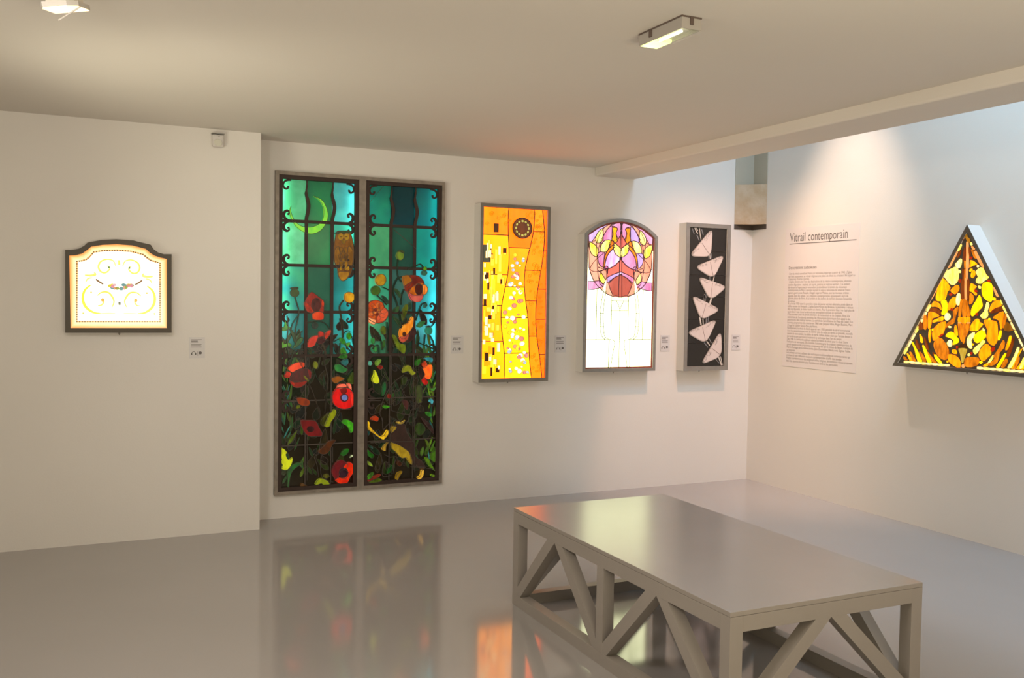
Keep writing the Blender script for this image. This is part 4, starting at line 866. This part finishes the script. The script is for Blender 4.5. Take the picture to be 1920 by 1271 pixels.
def chunk(cr, pts, m_, k=2, nm='glass_chunk'):
    uv = P6.uv(cr, pts); uv = smooth(uv, True, k) if k > 1 else uv
    mu = sum(p[0] for p in uv)/len(uv); mv = sum(p[1] for p in uv)/len(uv)
    uv = [(mu+(p[0]-mu)*.98, mv+(p[1]-mv)*.98) for p in uv]; P6.k += 1
    link_bm(nm, prism(RIGHT, uv, P6.n-.004, P6.n+.005+P6.k*.00004), m_, root)
t1 = [([(600, 680), (560, 700), (480, 740), (425, 810), (440, 850), (500, 930), (560, 972), (610, 950), (655, 880), (660, 760), (640, 690)], Lm), ([(690, 548), (712, 575), (690, 680), (650, 700), (602, 650), (640, 600)], Cr),
      ([(405, 862), (450, 890), (530, 1010), (480, 1080), (450, 1190), (370, 1230), (310, 1210), (310, 1130), (330, 980), (360, 900)], Yl), ([(630, 965), (665, 985), (665, 1050), (600, 1115), (530, 1060), (580, 1000)], Or),
      ([(660, 1095), (685, 1120), (680, 1271), (630, 1271), (625, 1150)], Cr), ([(850, 572), (900, 590), (955, 640), (890, 660), (835, 690), (840, 620)], Yl), ([(905, 730), (925, 800), (885, 858), (855, 830), (870, 760)], Yl),
      ([(1015, 685), (1060, 720), (1095, 800), (1140, 850), (1070, 900), (1010, 950), (940, 930), (945, 870), (970, 840), (940, 780), (940, 740)], Lm), ([(1060, 930), (1150, 925), (1195, 980), (1200, 1180), (1160, 1240), (1080, 1190), (1035, 1120), (1030, 1000)], Yb),
      ([(850, 950), (880, 945), (948, 995), (905, 1035), (950, 1110), (930, 1135), (880, 1080), (838, 1065)], Yl), ([(840, 1090), (890, 1130), (900, 1200), (850, 1271), (830, 1271), (850, 1170)], Dor), ([(850, 710), (880, 715), (850, 760), (830, 745)], Yl),
      ([(1215, 1165), (1250, 1180), (1235, 1215), (1205, 1205)], Yb), ([(675, 730), (695, 755), (680, 780), (665, 750)], Cr), ([(965, 650), (985, 670), (965, 690), (950, 670)], Cr), ([(685, 870), (705, 900), (680, 935), (660, 900)], Rd), ([(835, 520), (880, 520), (860, 560), (835, 545)], Rd), ([(1145, 880), (1165, 905), (1130, 920), (1110, 900)], Rd),
      ([(540, 1095), (560, 1120), (530, 1140), (505, 1115)], Rd), ([(930, 1040), (960, 1070), (930, 1085), (910, 1060)], Rd), ([(970, 980), (1010, 990), (1005, 1030), (985, 1020)], Lm),
      # centre stem
      ([(760, 350), (740, 440), (725, 580), (775, 585), (775, 420)], Br), ([(785, 290), (815, 300), (820, 700), (780, 700), (785, 500)], Pe), ([(825, 360), (850, 440), (840, 530), (825, 460)], Br), ([(720, 720), (745, 720), (755, 880), (725, 880)], Br), ([(750, 590), (775, 590), (775, 700), (755, 700)], Dor),
      ([(780, 710), (805, 710), (800, 870), (780, 870)], Pe), ([(752, 725), (775, 725), (770, 880), (755, 890)], Dor), ([(700, 900), (745, 890), (750, 1180), (700, 1180)], Br), ([(760, 895), (785, 885), (795, 1185), (760, 1180)], Pe), ([(800, 890), (830, 890), (830, 1180), (800, 1180)], Br),
      # edges
      ([(710, 215), (745, 240), (700, 290), (660, 300), (665, 265)], Br), ([(770, 190), (830, 230), (840, 300), (800, 280)], am('#b87818', '#a06010', (1, 1, 1))), ([(770, 160), (800, 180), (745, 230), (725, 200)], am('#a87010', None, (1, 1, 1))),
      ([(695, 325), (708, 340), (670, 420), (645, 432), (640, 400)], Lm), ([(630, 440), (645, 455), (560, 620), (520, 690), (478, 700), (520, 600), (590, 490)], Pe), ([(858, 290), (878, 320), (865, 340), (845, 320)], Lm), ([(870, 345), (918, 390), (900, 410), (870, 380)], Pe),
      ([(925, 420), (950, 440), (1020, 560), (1060, 690), (1030, 680), (960, 560), (910, 450)], Pe), ([(860, 400), (900, 430), (945, 540), (905, 530)], Dor), ([(700, 400), (650, 500), (640, 540), (690, 480)], Br),
      ([(300, 1010), (310, 1050), (230, 1200), (195, 1235), (180, 1240), (240, 1120)], Pe), ([(1205, 1000), (1225, 1010), (1290, 1120), (1300, 1160), (1260, 1140)], Pe), ([(1325, 1200), (1345, 1210), (1390, 1271), (1350, 1271)], Lm)]
for pts, m_ in t1: chunk(T1, pts, m_)
t2 = [([(570, 185), (610, 110), (650, 120), (700, 160), (718, 235), (680, 200), (620, 185)], Or), ([(545, 255), (555, 215), (620, 205), (690, 230), (720, 290), (690, 290), (620, 255)], Br), ([(535, 270), (600, 262), (650, 280), (685, 315), (640, 335), (590, 350), (575, 400), (560, 480), (530, 485)], Or),
      ([(710, 120), (760, 85), (795, 130), (800, 230), (780, 290), (730, 305), (720, 270), (740, 200)], Yb), ([(830, 115), (870, 60), (910, 50), (920, 150), (880, 210), (810, 240), (812, 180)], Or), ([(890, 330), (880, 250), (945, 185), (950, 230), (920, 310), (890, 420), (840, 440), (785, 485), (790, 430), (860, 370)], Dor),
      ([(800, 270), (835, 300), (840, 340), (800, 382), (765, 360), (765, 310)], Cr), ([(730, 320), (748, 350), (720, 390), (650, 395), (600, 412), (600, 380), (660, 355)], Yl), ([(770, 390), (772, 450), (740, 560), (650, 640), (610, 665), (590, 600), (600, 510), (680, 420)], Or),
      ([(690, 620), (740, 650), (800, 750), (822, 830), (790, 930), (720, 920), (650, 850), (610, 740), (620, 670)], Dor), ([(820, 850), (880, 860), (940, 890), (982, 960), (975, 1040), (900, 1020), (830, 960), (808, 900)], Or), ([(1060, 905), (1130, 890), (1230, 900), (1245, 960), (1215, 1010), (1130, 1035), (1050, 1025), (1035, 970)], Dor),
      ([(1340, 705), (1400, 750), (1412, 850), (1370, 890), (1310, 950), (1270, 930), (1240, 860), (1270, 780)], Or), ([(1320, 370), (1380, 370), (1480, 390), (1500, 460), (1505, 560), (1500, 660), (1450, 735), (1380, 690), (1350, 600), (1370, 520), (1325, 430)], Or), ([(1290, 505), (1335, 570), (1330, 620), (1240, 690), (1200, 690), (1170, 640), (1190, 580)], Yb),
      ([(1240, 360), (1250, 400), (1300, 430), (1250, 490), (1220, 525), (1190, 530), (1115, 520), (1140, 430), (1200, 360)], Yl), ([(1250, 20), (1280, 110), (1290, 180), (1240, 240), (1190, 290), (1150, 325), (1130, 280), (1150, 190), (1200, 110)], Yb), ([(1355, 120), (1385, 160), (1360, 240), (1370, 300), (1345, 345), (1300, 355), (1265, 310), (1320, 250)], Lm),
      ([(1300, 655), (1330, 680), (1270, 740), (1240, 800), (1190, 855), (1162, 800), (1200, 750), (1260, 700)], Lm), ([(1180, 545), (1175, 600), (1130, 660), (1145, 770), (1100, 760), (1075, 690), (1090, 610), (1140, 560)], Cr), ([(820, 540), (880, 545), (920, 600), (955, 640), (950, 690), (880, 725), (890, 660), (830, 620), (775, 600)], Yb),
      ([(915, 440), (935, 500), (945, 590), (910, 580), (900, 500)], Yl), ([(830, 650), (858, 670), (860, 730), (830, 750), (795, 700)], Cr), ([(830, 455), (855, 470), (835, 485), (812, 468)], Cr), ([(900, 785), (930, 810), (925, 850), (880, 840), (865, 800)], Yl), ([(1105, 840), (1120, 860), (1100, 880), (1085, 860)], Cr), ([(1300, 485), (1322, 520), (1305, 525)], Cr),
      ([(1150, 700), (1170, 715), (1155, 730)], Yl), ([(1270, 945), (1292, 965), (1270, 985), (1250, 965)], Yb), ([(1390, 345), (1405, 365), (1385, 378), (1375, 360)], Yb), ([(795, 940), (812, 955), (798, 970)], Yl), ([(598, 490), (612, 510), (595, 525), (585, 508)], Yb), ([(1445, 745), (1465, 770), (1435, 820), (1408, 790)], Rd), ([(865, 200), (888, 228), (865, 245), (845, 225)], Rd), ([(1130, 820), (1152, 835), (1135, 860), (1120, 845)], Rd), ([(930, 735), (950, 755), (930, 775)], Rd), ([(730, 565), (745, 575), (690, 615), (680, 605)], Rd), ([(1200, 270), (1230, 290), (1210, 315)], Rd),
      # centre fan
      ([(1025, 80), (1062, 85), (1065, 200), (1060, 325), (1015, 320), (1018, 180)], Dor), ([(990, 90), (1015, 85), (1000, 200), (985, 320), (960, 320), (970, 200)], Dor), ([(1070, 90), (1100, 200), (1115, 320), (1080, 325), (1075, 200)], Dor), ([(1000, 335), (1062, 335), (1062, 420), (1005, 420)], Or), ([(958, 335), (990, 335), (990, 400), (955, 400)], Or), ([(1080, 335), (1115, 335), (1115, 400), (1080, 400)], Or),
      ([(1005, 430), (1060, 430), (1055, 560), (1035, 690), (1018, 690), (1010, 560)], Dor), ([(952, 425), (992, 425), (1000, 560), (1005, 680), (975, 600)], Dor), ([(1075, 425), (1110, 425), (1095, 520), (1060, 610), (1065, 520)], Dor), ([(955, 405), (990, 405), (990, 420), (955, 420)], Pe), ([(1080, 405), (1118, 405), (1118, 420), (1080, 420)], Pe),
      ([(960, 770), (1072, 775), (1055, 850), (1018, 970), (1005, 960), (985, 850)], am('#d8b84c', '#c8a030', (1, 1, 1))), ([(985, 720), (1020, 702), (1080, 735), (1075, 762), (960, 762)], am('#3c200c', None, (1, 1, 1))), ([(1022, 990), (1045, 1015), (1025, 1045), (1003, 1020)], Pe),
      ([(950, 0), (970, 40), (965, 160), (935, 155), (925, 80)], Cr), ([(1120, 10), (1160, 50), (1150, 130), (1110, 150), (1115, 80)], Dor), ([(1465, 60), (1478, 80), (1455, 98), (1442, 80)], Yb), ([(650, 10), (690, 20), (700, 90), (670, 110), (645, 80)], Yl),
      ([(1400, 265), (1405, 190), (1450, 120), (1520, 90), (1555, 150), (1545, 180), (1460, 210)], Or), ([(1410, 280), (1440, 230), (1540, 185), (1585, 210), (1560, 240), (1480, 270)], Br), ([(1445, 345), (1490, 300), (1580, 250), (1585, 340), (1565, 480), (1550, 500), (1530, 380)], Or),
      # left and right blades
      ([(470, 330), (500, 300), (510, 480), (475, 500)], Dor), ([(420, 400), (445, 410), (465, 500), (400, 500)], Br), ([(550, 505), (570, 530), (555, 690), (540, 600)], Yl), ([(415, 570), (445, 620), (455, 690), (430, 680)], Yl), ([(305, 680), (335, 720), (445, 950), (390, 950), (350, 800)], Yb), ([(455, 735), (480, 745), (575, 965), (530, 965), (490, 860)], Yb), ([(620, 860), (640, 865), (722, 970), (690, 975), (640, 920)], Yb),
      ([(410, 820), (440, 840), (500, 950), (470, 955)], Dor), ([(520, 820), (545, 850), (650, 970), (600, 965)], Dor), ([(275, 820), (300, 840), (355, 945), (320, 945)], Dor), ([(235, 840), (260, 860), (310, 940), (280, 940)], Yl), ([(190, 880), (215, 900), (240, 935), (200, 930)], Dor), ([(480, 610), (520, 700), (540, 800), (500, 740)], Br), ([(360, 640), (390, 700), (420, 790), (380, 760)], Br), ([(600, 820), (620, 850), (610, 870)], Br),
      ([(1545, 515), (1560, 540), (1545, 620), (1520, 660), (1520, 600)], Yb), ([(1600, 300), (1635, 290), (1610, 420), (1590, 490), (1578, 440)], Dor), ([(1680, 590), (1695, 610), (1680, 700), (1635, 795), (1620, 780), (1650, 680)], Yl), ([(1590, 650), (1600, 740), (1550, 810), (1470, 900), (1450, 880), (1520, 780)], Dor), ([(1610, 840), (1620, 860), (1530, 1030), (1490, 1035), (1560, 920)], Yb),
      ([(1790, 750), (1805, 780), (1770, 900), (1700, 1040), (1650, 1040), (1740, 880)], Lm), ([(1625, 910), (1640, 960), (1600, 1035), (1560, 1030)], Dor), ([(1795, 900), (1810, 920), (1760, 1050), (1730, 1050)], Dor), ([(1375, 970), (1440, 870), (1450, 885), (1390, 975)], Lm), ([(1305, 1015), (1370, 975), (1365, 1010), (1330, 1028)], Yl), ([(1380, 980), (1450, 940), (1530, 800), (1500, 960), (1410, 1020)], Dor), ([(1720, 640), (1735, 640), (1700, 800), (1650, 900), (1640, 850)], Br), ([(1640, 400), (1720, 520), (1600, 520)], am('#9c5c0c', None, (1, 1, 1))),
      ([(1850, 960), (1875, 900), (1885, 960), (1850, 1050), (1820, 1050)], Lm)]
for pts, m_ in t2: chunk(T2, pts, m_)
# cream border rods along the edges
def rod(a, c, n_, m_, w_=.014):
    for i in range(n_):
        t0, t1_ = (i+.06)/n_, (i+.94)/n_
        p = (a[0]+(c[0]-a[0])*t0, a[1]+(c[1]-a[1])*t0); q_ = (a[0]+(c[0]-a[0])*t1_, a[1]+(c[1]-a[1])*t1_); P6.k += 1
        mid_ = ((p[0]+q_[0])/2, (p[1]+q_[1])/2)
        link_bm('border_rod', ribbon(RIGHT, [p, mid_, q_], [w_*.7, w_, w_*.75], P6.n-.004, P6.n+.006), m_ if i % 3 else Lm, root)
CRM = am('#ffe090', '#fff0b0', (1.5, 1.3, 1.2))
L0, R0, A0 = tri(.034)
lp = lambda a, c, t: (a[0]+(c[0]-a[0])*t, a[1]+(c[1]-a[1])*t)
rod(lp(L0, A0, .06), lp(L0, A0, .47), 7, CRM); rod(lp(R0, A0, .06), lp(R0, A0, .47), 7, CRM); rod(lp(L0, R0, .03), lp(L0, R0, .40), 8, CRM, .017); rod(lp(R0, L0, .03), lp(R0, L0, .40), 8, CRM, .017)
# mirrored blades in the right corner (continues past the picture)
for pts in ([(305, 680), (335, 720), (445, 950), (390, 950), (350, 800)], [(275, 820), (300, 840), (355, 945), (320, 945)], [(235, 840), (260, 860), (310, 940), (280, 940)], [(190, 880), (215, 900), (240, 935), (200, 930)]):
    uv = [(2*uc-u, v) for u, v in P6.uv(T2, pts)]; P6.k += 1
    link_bm('glass_chunk', prism(RIGHT, uv, P6.n-.004, P6.n+.005), Yl, root)

# ------------------------------------------------------------------ wall text and labels
def text_mesh(s, size, fr, u, v, n, m_, parent, name='lettering', width=None, bold=0., sx=1., th=.0006):
    cu = bpy.data.curves.new('t', 'FONT'); cu.body = s; cu.size = size; cu.resolution_u = 3; cu.offset = bold
    o = bpy.data.objects.new('t', cu); C.objects.link(o)
    bpy.context.view_layer.update()
    me = bpy.data.meshes.new_from_object(o.evaluated_get(bpy.context.evaluated_depsgraph_get()))
    bpy.data.objects.remove(o)
    xs = [p.co.x for p in me.vertices] or [0, 1]; w0 = max(xs)-min(xs)
    k = width/w0 if width else sx; off = wloc(parent)
    for p in me.vertices:
        p.co = fr.p(u+(p.co.x-min(xs))*k, v+p.co.y, n) - off
    me.materials.clear(); me.materials.append(m_)
    o = bpy.data.objects.new(name, me); C.objects.link(o); o.parent = parent
    return o
ink = mat('grey_ink', (.13, .12, .115), .7); ink2 = mat('soft_ink', (.29, .26, .245), .7); ink3 = mat('label_ink', (.22, .20, .19), .8)
wt = empty('wall_text', (0, -.832, 1.03), 'tall pale wall text panel headed Vitrail contemporain beside the corner', 'text panel')
p_tl, p_tr = RIGHT.ray(1474, 429, 0), RIGHT.ray(1612, 423, 0)
U_0, U_1, Z_0, Z_1 = .425, 1.238, 1.028, 2.165
link_bm('text_sheet', prism(RIGHT, rect(U_0, U_1, Z_0, Z_1), .0004, .0019), mat('vinyl_sheet', (.71, .665, .65), .55), wt)
tu = RIGHT.ray(1481, 452, 0); te = RIGHT.ray(1589, 440, 0)
D4, D6 = crop(1465, 420, 9.08), crop(1465, 550, 8.2)
def rr(cr, x, y): return RIGHT.ray(*cr([(x, y)])[0], .002)
a = rr(D4, 145, 305); c = rr(D4, 1130, 235)
text_mesh('Vitrail contemporain', .105, RIGHT, a[0], (a[1]+c[1])/2, .0024, ink, wt, 'title', width=c[0]-a[0])
ua, ub = rr(D4, 140, 345), rr(D4, 1280, 265)
link_bm('title_rule', prism(RIGHT, rect(ua[0], ub[0], (ua[1]+ub[1])/2-.003, (ua[1]+ub[1])/2+.003), .002, .0024), ink, wt)
a = rr(D4, 128, 770); c = rr(D4, 600, 760)
text_mesh('Des créations audacieuses', .036, RIGHT, a[0], a[1], .0024, ink, wt, 'subtitle', width=c[0]-a[0])
body = [(D4, 135, 860, 1200, 840, "L'art du vitrail connaît en France un renouveau important à partir de 1945. L'Église"), (D4, 122, 910, 1255, 888, "qui était auparavant au vitrail religieux une place de choix au créateur, fait appel au"), (D4, 122, 955, 480, 950, "à beaucoup d'autres courants."),
        (D4, 135, 1000, 1190, 985, "L'église devient ainsi l'une des destinations de la création contemporaine, abstraite"), (D4, 120, 1052, 1170, 1040, "comme figurative : maîtres, art sacré, peintres et maîtres verriers. Ces ateliers"), (D4, 118, 1098, 1115, 1088, "de vitraux et l'espace sacré renouvellent profondément la lumière du monument"), (D4, 116, 1142, 1175, 1138, "contemporains, le Père Couturier ouvrant la voie au renouveau du vitrail en France"), (D4, 116, 1190, 1150, 1188, "après la guerre, avec Rouault, Chagall, Léger et Matisse, puis les nouveaux artistes"), (D4, 116, 1240, 1140, 1238, "appelés dans les églises. Les créations contemporaines apparaissent alors de"),
        (D6, 105, 92, 1080, 96, "grandes pièces de verre, de la lumière et des ateliers de verriers devenant l'ensemble"), (D6, 103, 135, 215, 136, "en vitraux."), (D6, 100, 172, 1095, 186, "À la fin de 1950 vient la première visite de jeunes verriers abstraits, posés dans un"), (D6, 98, 214, 1105, 230, "édifice ancien de Bretagne. L'église Saint-Michel des Bréseux, la première à vitraux"), (D6, 97, 256, 1120, 276, "dits non figuratifs, le chœur ouvre un chemin. Pour la première fois, il ne s'agit plus de"), (D6, 97, 298, 940, 315, "qu'un décor mais d'une lumière et une atmosphère conçues en spirituelle."),
        (D6, 97, 340, 1050, 358, "L'État soutient aussi de grands chantiers de restauration et de création. Ainsi à la"), (D6, 95, 382, 1060, 408, "cathédrale de Strasbourg ancienne, les Monuments historiques font appel à des"), (D6, 94, 424, 1100, 450, "peintres et à des maîtres verriers. La cathédrale Saint-Étienne de Metz est l'objet d'un"), (D6, 93, 466, 1095, 496, "nouveau programme de création en 1960 avec Jacques Villon, Roger Bissière, Marc"), (D6, 93, 508, 555, 522, "Chagall et l'atelier Simon-Marq de Reims."), (D6, 92, 548, 1055, 586, "Parallèlement, le vitrail de béton apparaît vers 1930, procédé du vitrail monumental"), (D6, 91, 590, 1095, 632, "dont les caractéristiques sont de donner plus de corps au verre. Le procédé, nouvelle"), (D6, 90, 632, 1090, 680, "comme le verre éclaté, les dalles de verre, taillées, éclats clairs par l'artiste devant la"), (D6, 89, 674, 930, 718, "de lumière sont parcourus toujours à la technique dans l'art du temps."),
        (D6, 88, 714, 1020, 768, "Dès 1980, la commande publique relance la création du vitrail pour le vitrail. Entre"), (D6, 86, 756, 1080, 816, "l'industrie de verre pris. Elle consiste à accompagner la création contemporaine de"), (D6, 85, 798, 1095, 862, "grands espaces ou des programmes conséquents tels que les vitraux de Nevers, Conques de"), (D6, 84, 840, 1065, 908, "Pierre Soulages et la même année, Jean-Dominique Fleury avec Sigmar Polke."), (D6, 82, 882, 215, 890, "au renouveau."), (D6, 80, 922, 1055, 994, "Les artistes verriers utilisent des techniques traditionnelles et contemporaines qui"), (D6, 78, 964, 930, 1030, "amènent à une réflexion toujours contemporaine à la fin des années."), (D6, 77, 1006, 1095, 1090, "Malgré la prédominance des projets en milieu religieux, de nombreux vitraux proposent"), (D6, 75, 1050, 870, 1118, "dans des œuvres souvent pour l'architecture civile et les particuliers.")]
for cr, xa_, ya_, xb_, yb_, s in body:
    a = rr(cr, xa_, ya_); c = rr(cr, xb_, yb_)
    text_mesh(s, .026, RIGHT, a[0], (a[1]+c[1])/2, .0024, ink2, wt, 'text_line', width=c[0]-a[0])

lab_m = mat('label_card', (.62, .60, .59), .5)
def wall_label(fr, u, v, w_, label):
    """small square exhibit label: text lines, headphone sign and round sign"""
    h = .135; cw = w_
    base = fr.p(u, v, 0)
    e_ = empty('exhibit_label', base, label, 'label', 'small exhibit labels on the walls')
    link_bm('card', prism(fr, rect(u-cw/2, u+cw/2, v, v+h), .0005, .003), lab_m, e_)
    x0_ = u-cw*.38
    bm_ = bmesh.new(); n0, n1 = .003, .0034
    for i, (zz_, ln, t) in enumerate(((.118, .68, .0045), (.110, .42, .0055), (.103, .44, .004), (.088, .66, .004), (.081, .62, .003), (.072, .66, .004))):
        prism(fr, rect(x0_, x0_+ln*cw, v+zz_-t/2, v+zz_+t/2), n0, n1, bm_)
    link_bm('text_lines', bm_, ink3, e_)
    bm_ = bmesh.new(); c0 = (x0_+cw*.16, v+.03)
    ribbon(fr, [(c0[0]+.012*math.cos(a_), c0[1]+.012*math.sin(a_)) for a_ in [PI*i/8 for i in range(9)]], .003, n0, n1, False, bm_)
    for s in (-1, 1): prism(fr, rect(c0[0]+s*.012-.004, c0[0]+s*.012+.004, c0[1]-.008, c0[1]+.003), n0, n1, bm_)
    link_bm('headphone_sign', bm_, ink, e_)
    bm_ = bmesh.new(); c1_ = (u+cw*.2, v+.034); prism(fr, ell(c1_[0], c1_[1], .010, .010, 14), n0, n1, bm_); prism(fr, rect(c1_[0]-.016, c1_[0]-.014, v+.016, v+.044), n0, n1, bm_)
    link_bm('round_sign', bm_, ink, e_)
wall_label(LEFT, -4.646, 1.142, .096, 'small exhibit label on the left wall, below and right of the white light box')
wall_label(MAIN, -2.751, 1.136, .098, 'small exhibit label between the tall window and the golden light box')
wall_label(MAIN, -1.874, 1.135, .098, 'small exhibit label between the golden and the round-topped light boxes')
wall_label(MAIN, -.885, 1.134, .090, 'small exhibit label between the round-topped light box and the moth panel')
wall_label(MAIN, -.151, 1.136, .090, 'small exhibit label between the moth panel and the wall corner')

# ------------------------------------------------------------------ ceiling fittings
wp_ = mat('white_plastic', (.52, .49, .44), .45); dkp = mat('dark_plastic', (.10, .07, .055), .5)
e = empty('emergency_light', (-3.29, -3.50, H), 'flat rectangular ceiling light with a glowing tube', 'ceiling light')
x0, x1, y0, y1 = -3.334, -3.244, -3.642, -3.350; zb = 2.558
bm = bmesh.new(); bx(bm, x0, x1, y0, y1, H-.006, H); link_bm('base_plate', bm, dkp, e)
bm = bmesh.new()
# sloped body, open below
T_ = Frame((0, 0, 0), (1, 0, 0), (0, 1, 0), (0, 0, -1))
vo = [(x0, y0), (x1, y0), (x1, y1), (x0, y1)]
rim(T_, [(x0+.002, y0+.002), (x1-.002, y0+.002), (x1-.002, y1-.002), (x0+.002, y1-.002)], [(x0+.006, y0+.006), (x1-.006, y0+.006), (x1-.006, y1-.006), (x0+.006, y1-.006)], -(H-.006), -zb, bm)
link_bm('housing', bm, mat('greyed_plastic', (.36, .33, .29), .4), e)
boxpart('reflector', (x0+.006, x1-.006, y0+.006, y1-.006, zb+.014, zb+.02), wp_, e)
glow = lit_glass(hx('#fffff0'), gain=(5, 5.4, 3.6), streak=.01); glow2 = lit_glass(hx('#f4ffc0'), gain=(2.0, 2.2, 1.2), streak=.1)
bm = bmesh.new(); cyl(bm, (-3.302, y1-.10, zb+.002), (-3.302, y0+.045, zb+.002), .0055, None, 14); link_bm('tube', bm, glow, e, True)['label'] = 'glowing fluorescent tube'
bm = bmesh.new(); bx(bm, x0+.005, x1-.005, y1-.108, y1-.004, zb-.002, zb+.012); bevel(bm, .003); link_bm('lit_lens', bm, glow2, e)['label'] = 'brightly lit end lens'
clear = bpy.data.materials.new('clear_cover'); clear.use_nodes = True; nt = clear.node_tree; pb = nt.nodes['Principled BSDF']
tb = nt.nodes.new('ShaderNodeBsdfTransparent'); mxs = nt.nodes.new('ShaderNodeMixShader'); mxs.inputs[0].default_value = .12; pb.inputs['Roughness'].default_value = .08; pb.inputs['Base Color'].default_value = (.8, .8, .75, 1)
nt.links.new(tb.outputs[0], mxs.inputs[1]); nt.links.new(pb.outputs[0], mxs.inputs[2]); nt.links.new(mxs.outputs[0], nt.nodes['Material Output'].inputs['Surface'])
boxpart('clear_cover', (x0+.004, x1-.004, y0+.004, y1-.11, zb-.007, zb-.005), clear, e)
for (xx, yy) in ((x0-.001, (y0+y1)/2+.06), ((x0+x1)/2, y0-.001)):
    bm = bmesh.new(); bx(bm, xx-.007 if xx > x0 else xx-.002, xx+.007 if xx > x0 else xx+.004, yy-.002 if yy < y0 else yy-.009, yy+.004 if yy < y0 else yy+.009, H-.032, H-.004); link_bm('clip', bm, dkp, e)

# floodlight near the upper left
e = empty('wall_washer', (-5.40, -3.05, H), 'floodlight head on a ceiling bracket, glowing warm white', 'spotlight')
bm = bmesh.new(); cyl(bm, (-5.40, -3.05, H-.02), (-5.40, -3.05, H), .05, .055, 24); link_bm('ceiling_plate', bm, wp_, e, True)
bm = bmesh.new(); cyl(bm, (-5.40, -3.05, H-.06), (-5.40, -3.05, H-.015), .010, .010, 12); link_bm('arm', bm, wp_, e)
fd = Vector((.16, .10, -.95)).normalized(); pc0 = Vector((-5.394, -2.895, H-.06))
sd = Vector((.93, -.36, .12)); sd = (sd-fd*sd.dot(fd)).normalized(); uu = sd.cross(fd)
FL = Frame(pc0, sd, uu, fd)
hexo = [(-.055, -.05), (-.04, -.08), (.035, -.065), (.065, -.04), (.065, .07), (-.055, .07)]
sc_ = lambda k: [(a_*k, c_*k) for a_, c_ in hexo]
link_bm('lamp_head', prism(FL, sc_(.8), -.045, .0), wp_, e)
link_bm('visor', rim(FL, sc_(1.02), sc_(.97), -.004, .012), wp_, e)
link_bm('lamp_glass', prism(FL, sc_(.97), .001, .015), lit_glass(hx('#ffe8c4'), gain=(2.4, 2.1, 1.7), streak=.1), e)['label'] = 'glowing front glass'
bm = bmesh.new(); cyl(bm, (-5.341, -3.013, 2.515), (-5.407, -2.98, 2.47), .0028, .0028, 8); link_bm('guard_rod', bm, wp_, e)

# motion sensor high on the left wall section
e = empty('motion_sensor', (-4.522, YL, 2.48), 'small white motion sensor high on the left wall under the ceiling', 'sensor')
bm = bmesh.new(); bx(bm, -4.558, -4.486, YL-.038, YL-.0005, 2.488, 2.570); bevel(bm, .012, 3); link_bm('housing', bm, mat('sensor_plastic', (.60, .57, .54), .5), e)
bm = bmesh.new(); prism(MAIN, ell(-4.524, 2.515, .026, .022, 20), -YL+.036, -YL+.043, bm); bevel(bm, .002, 1); link_bm('lens', bm, mat('sensor_lens', (.60, .59, .50), .3), e)
bm = bmesh.new(); prism(MAIN, ell(-4.518, 2.556, .003, .003, 8), -YL+.037, -YL+.040, bm); link_bm('indicator', bm, dkp, e)
boxpart('bracket', (-4.562, -4.484, YL-.042, YL-.0005, 2.571, 2.575), steel_l, e)
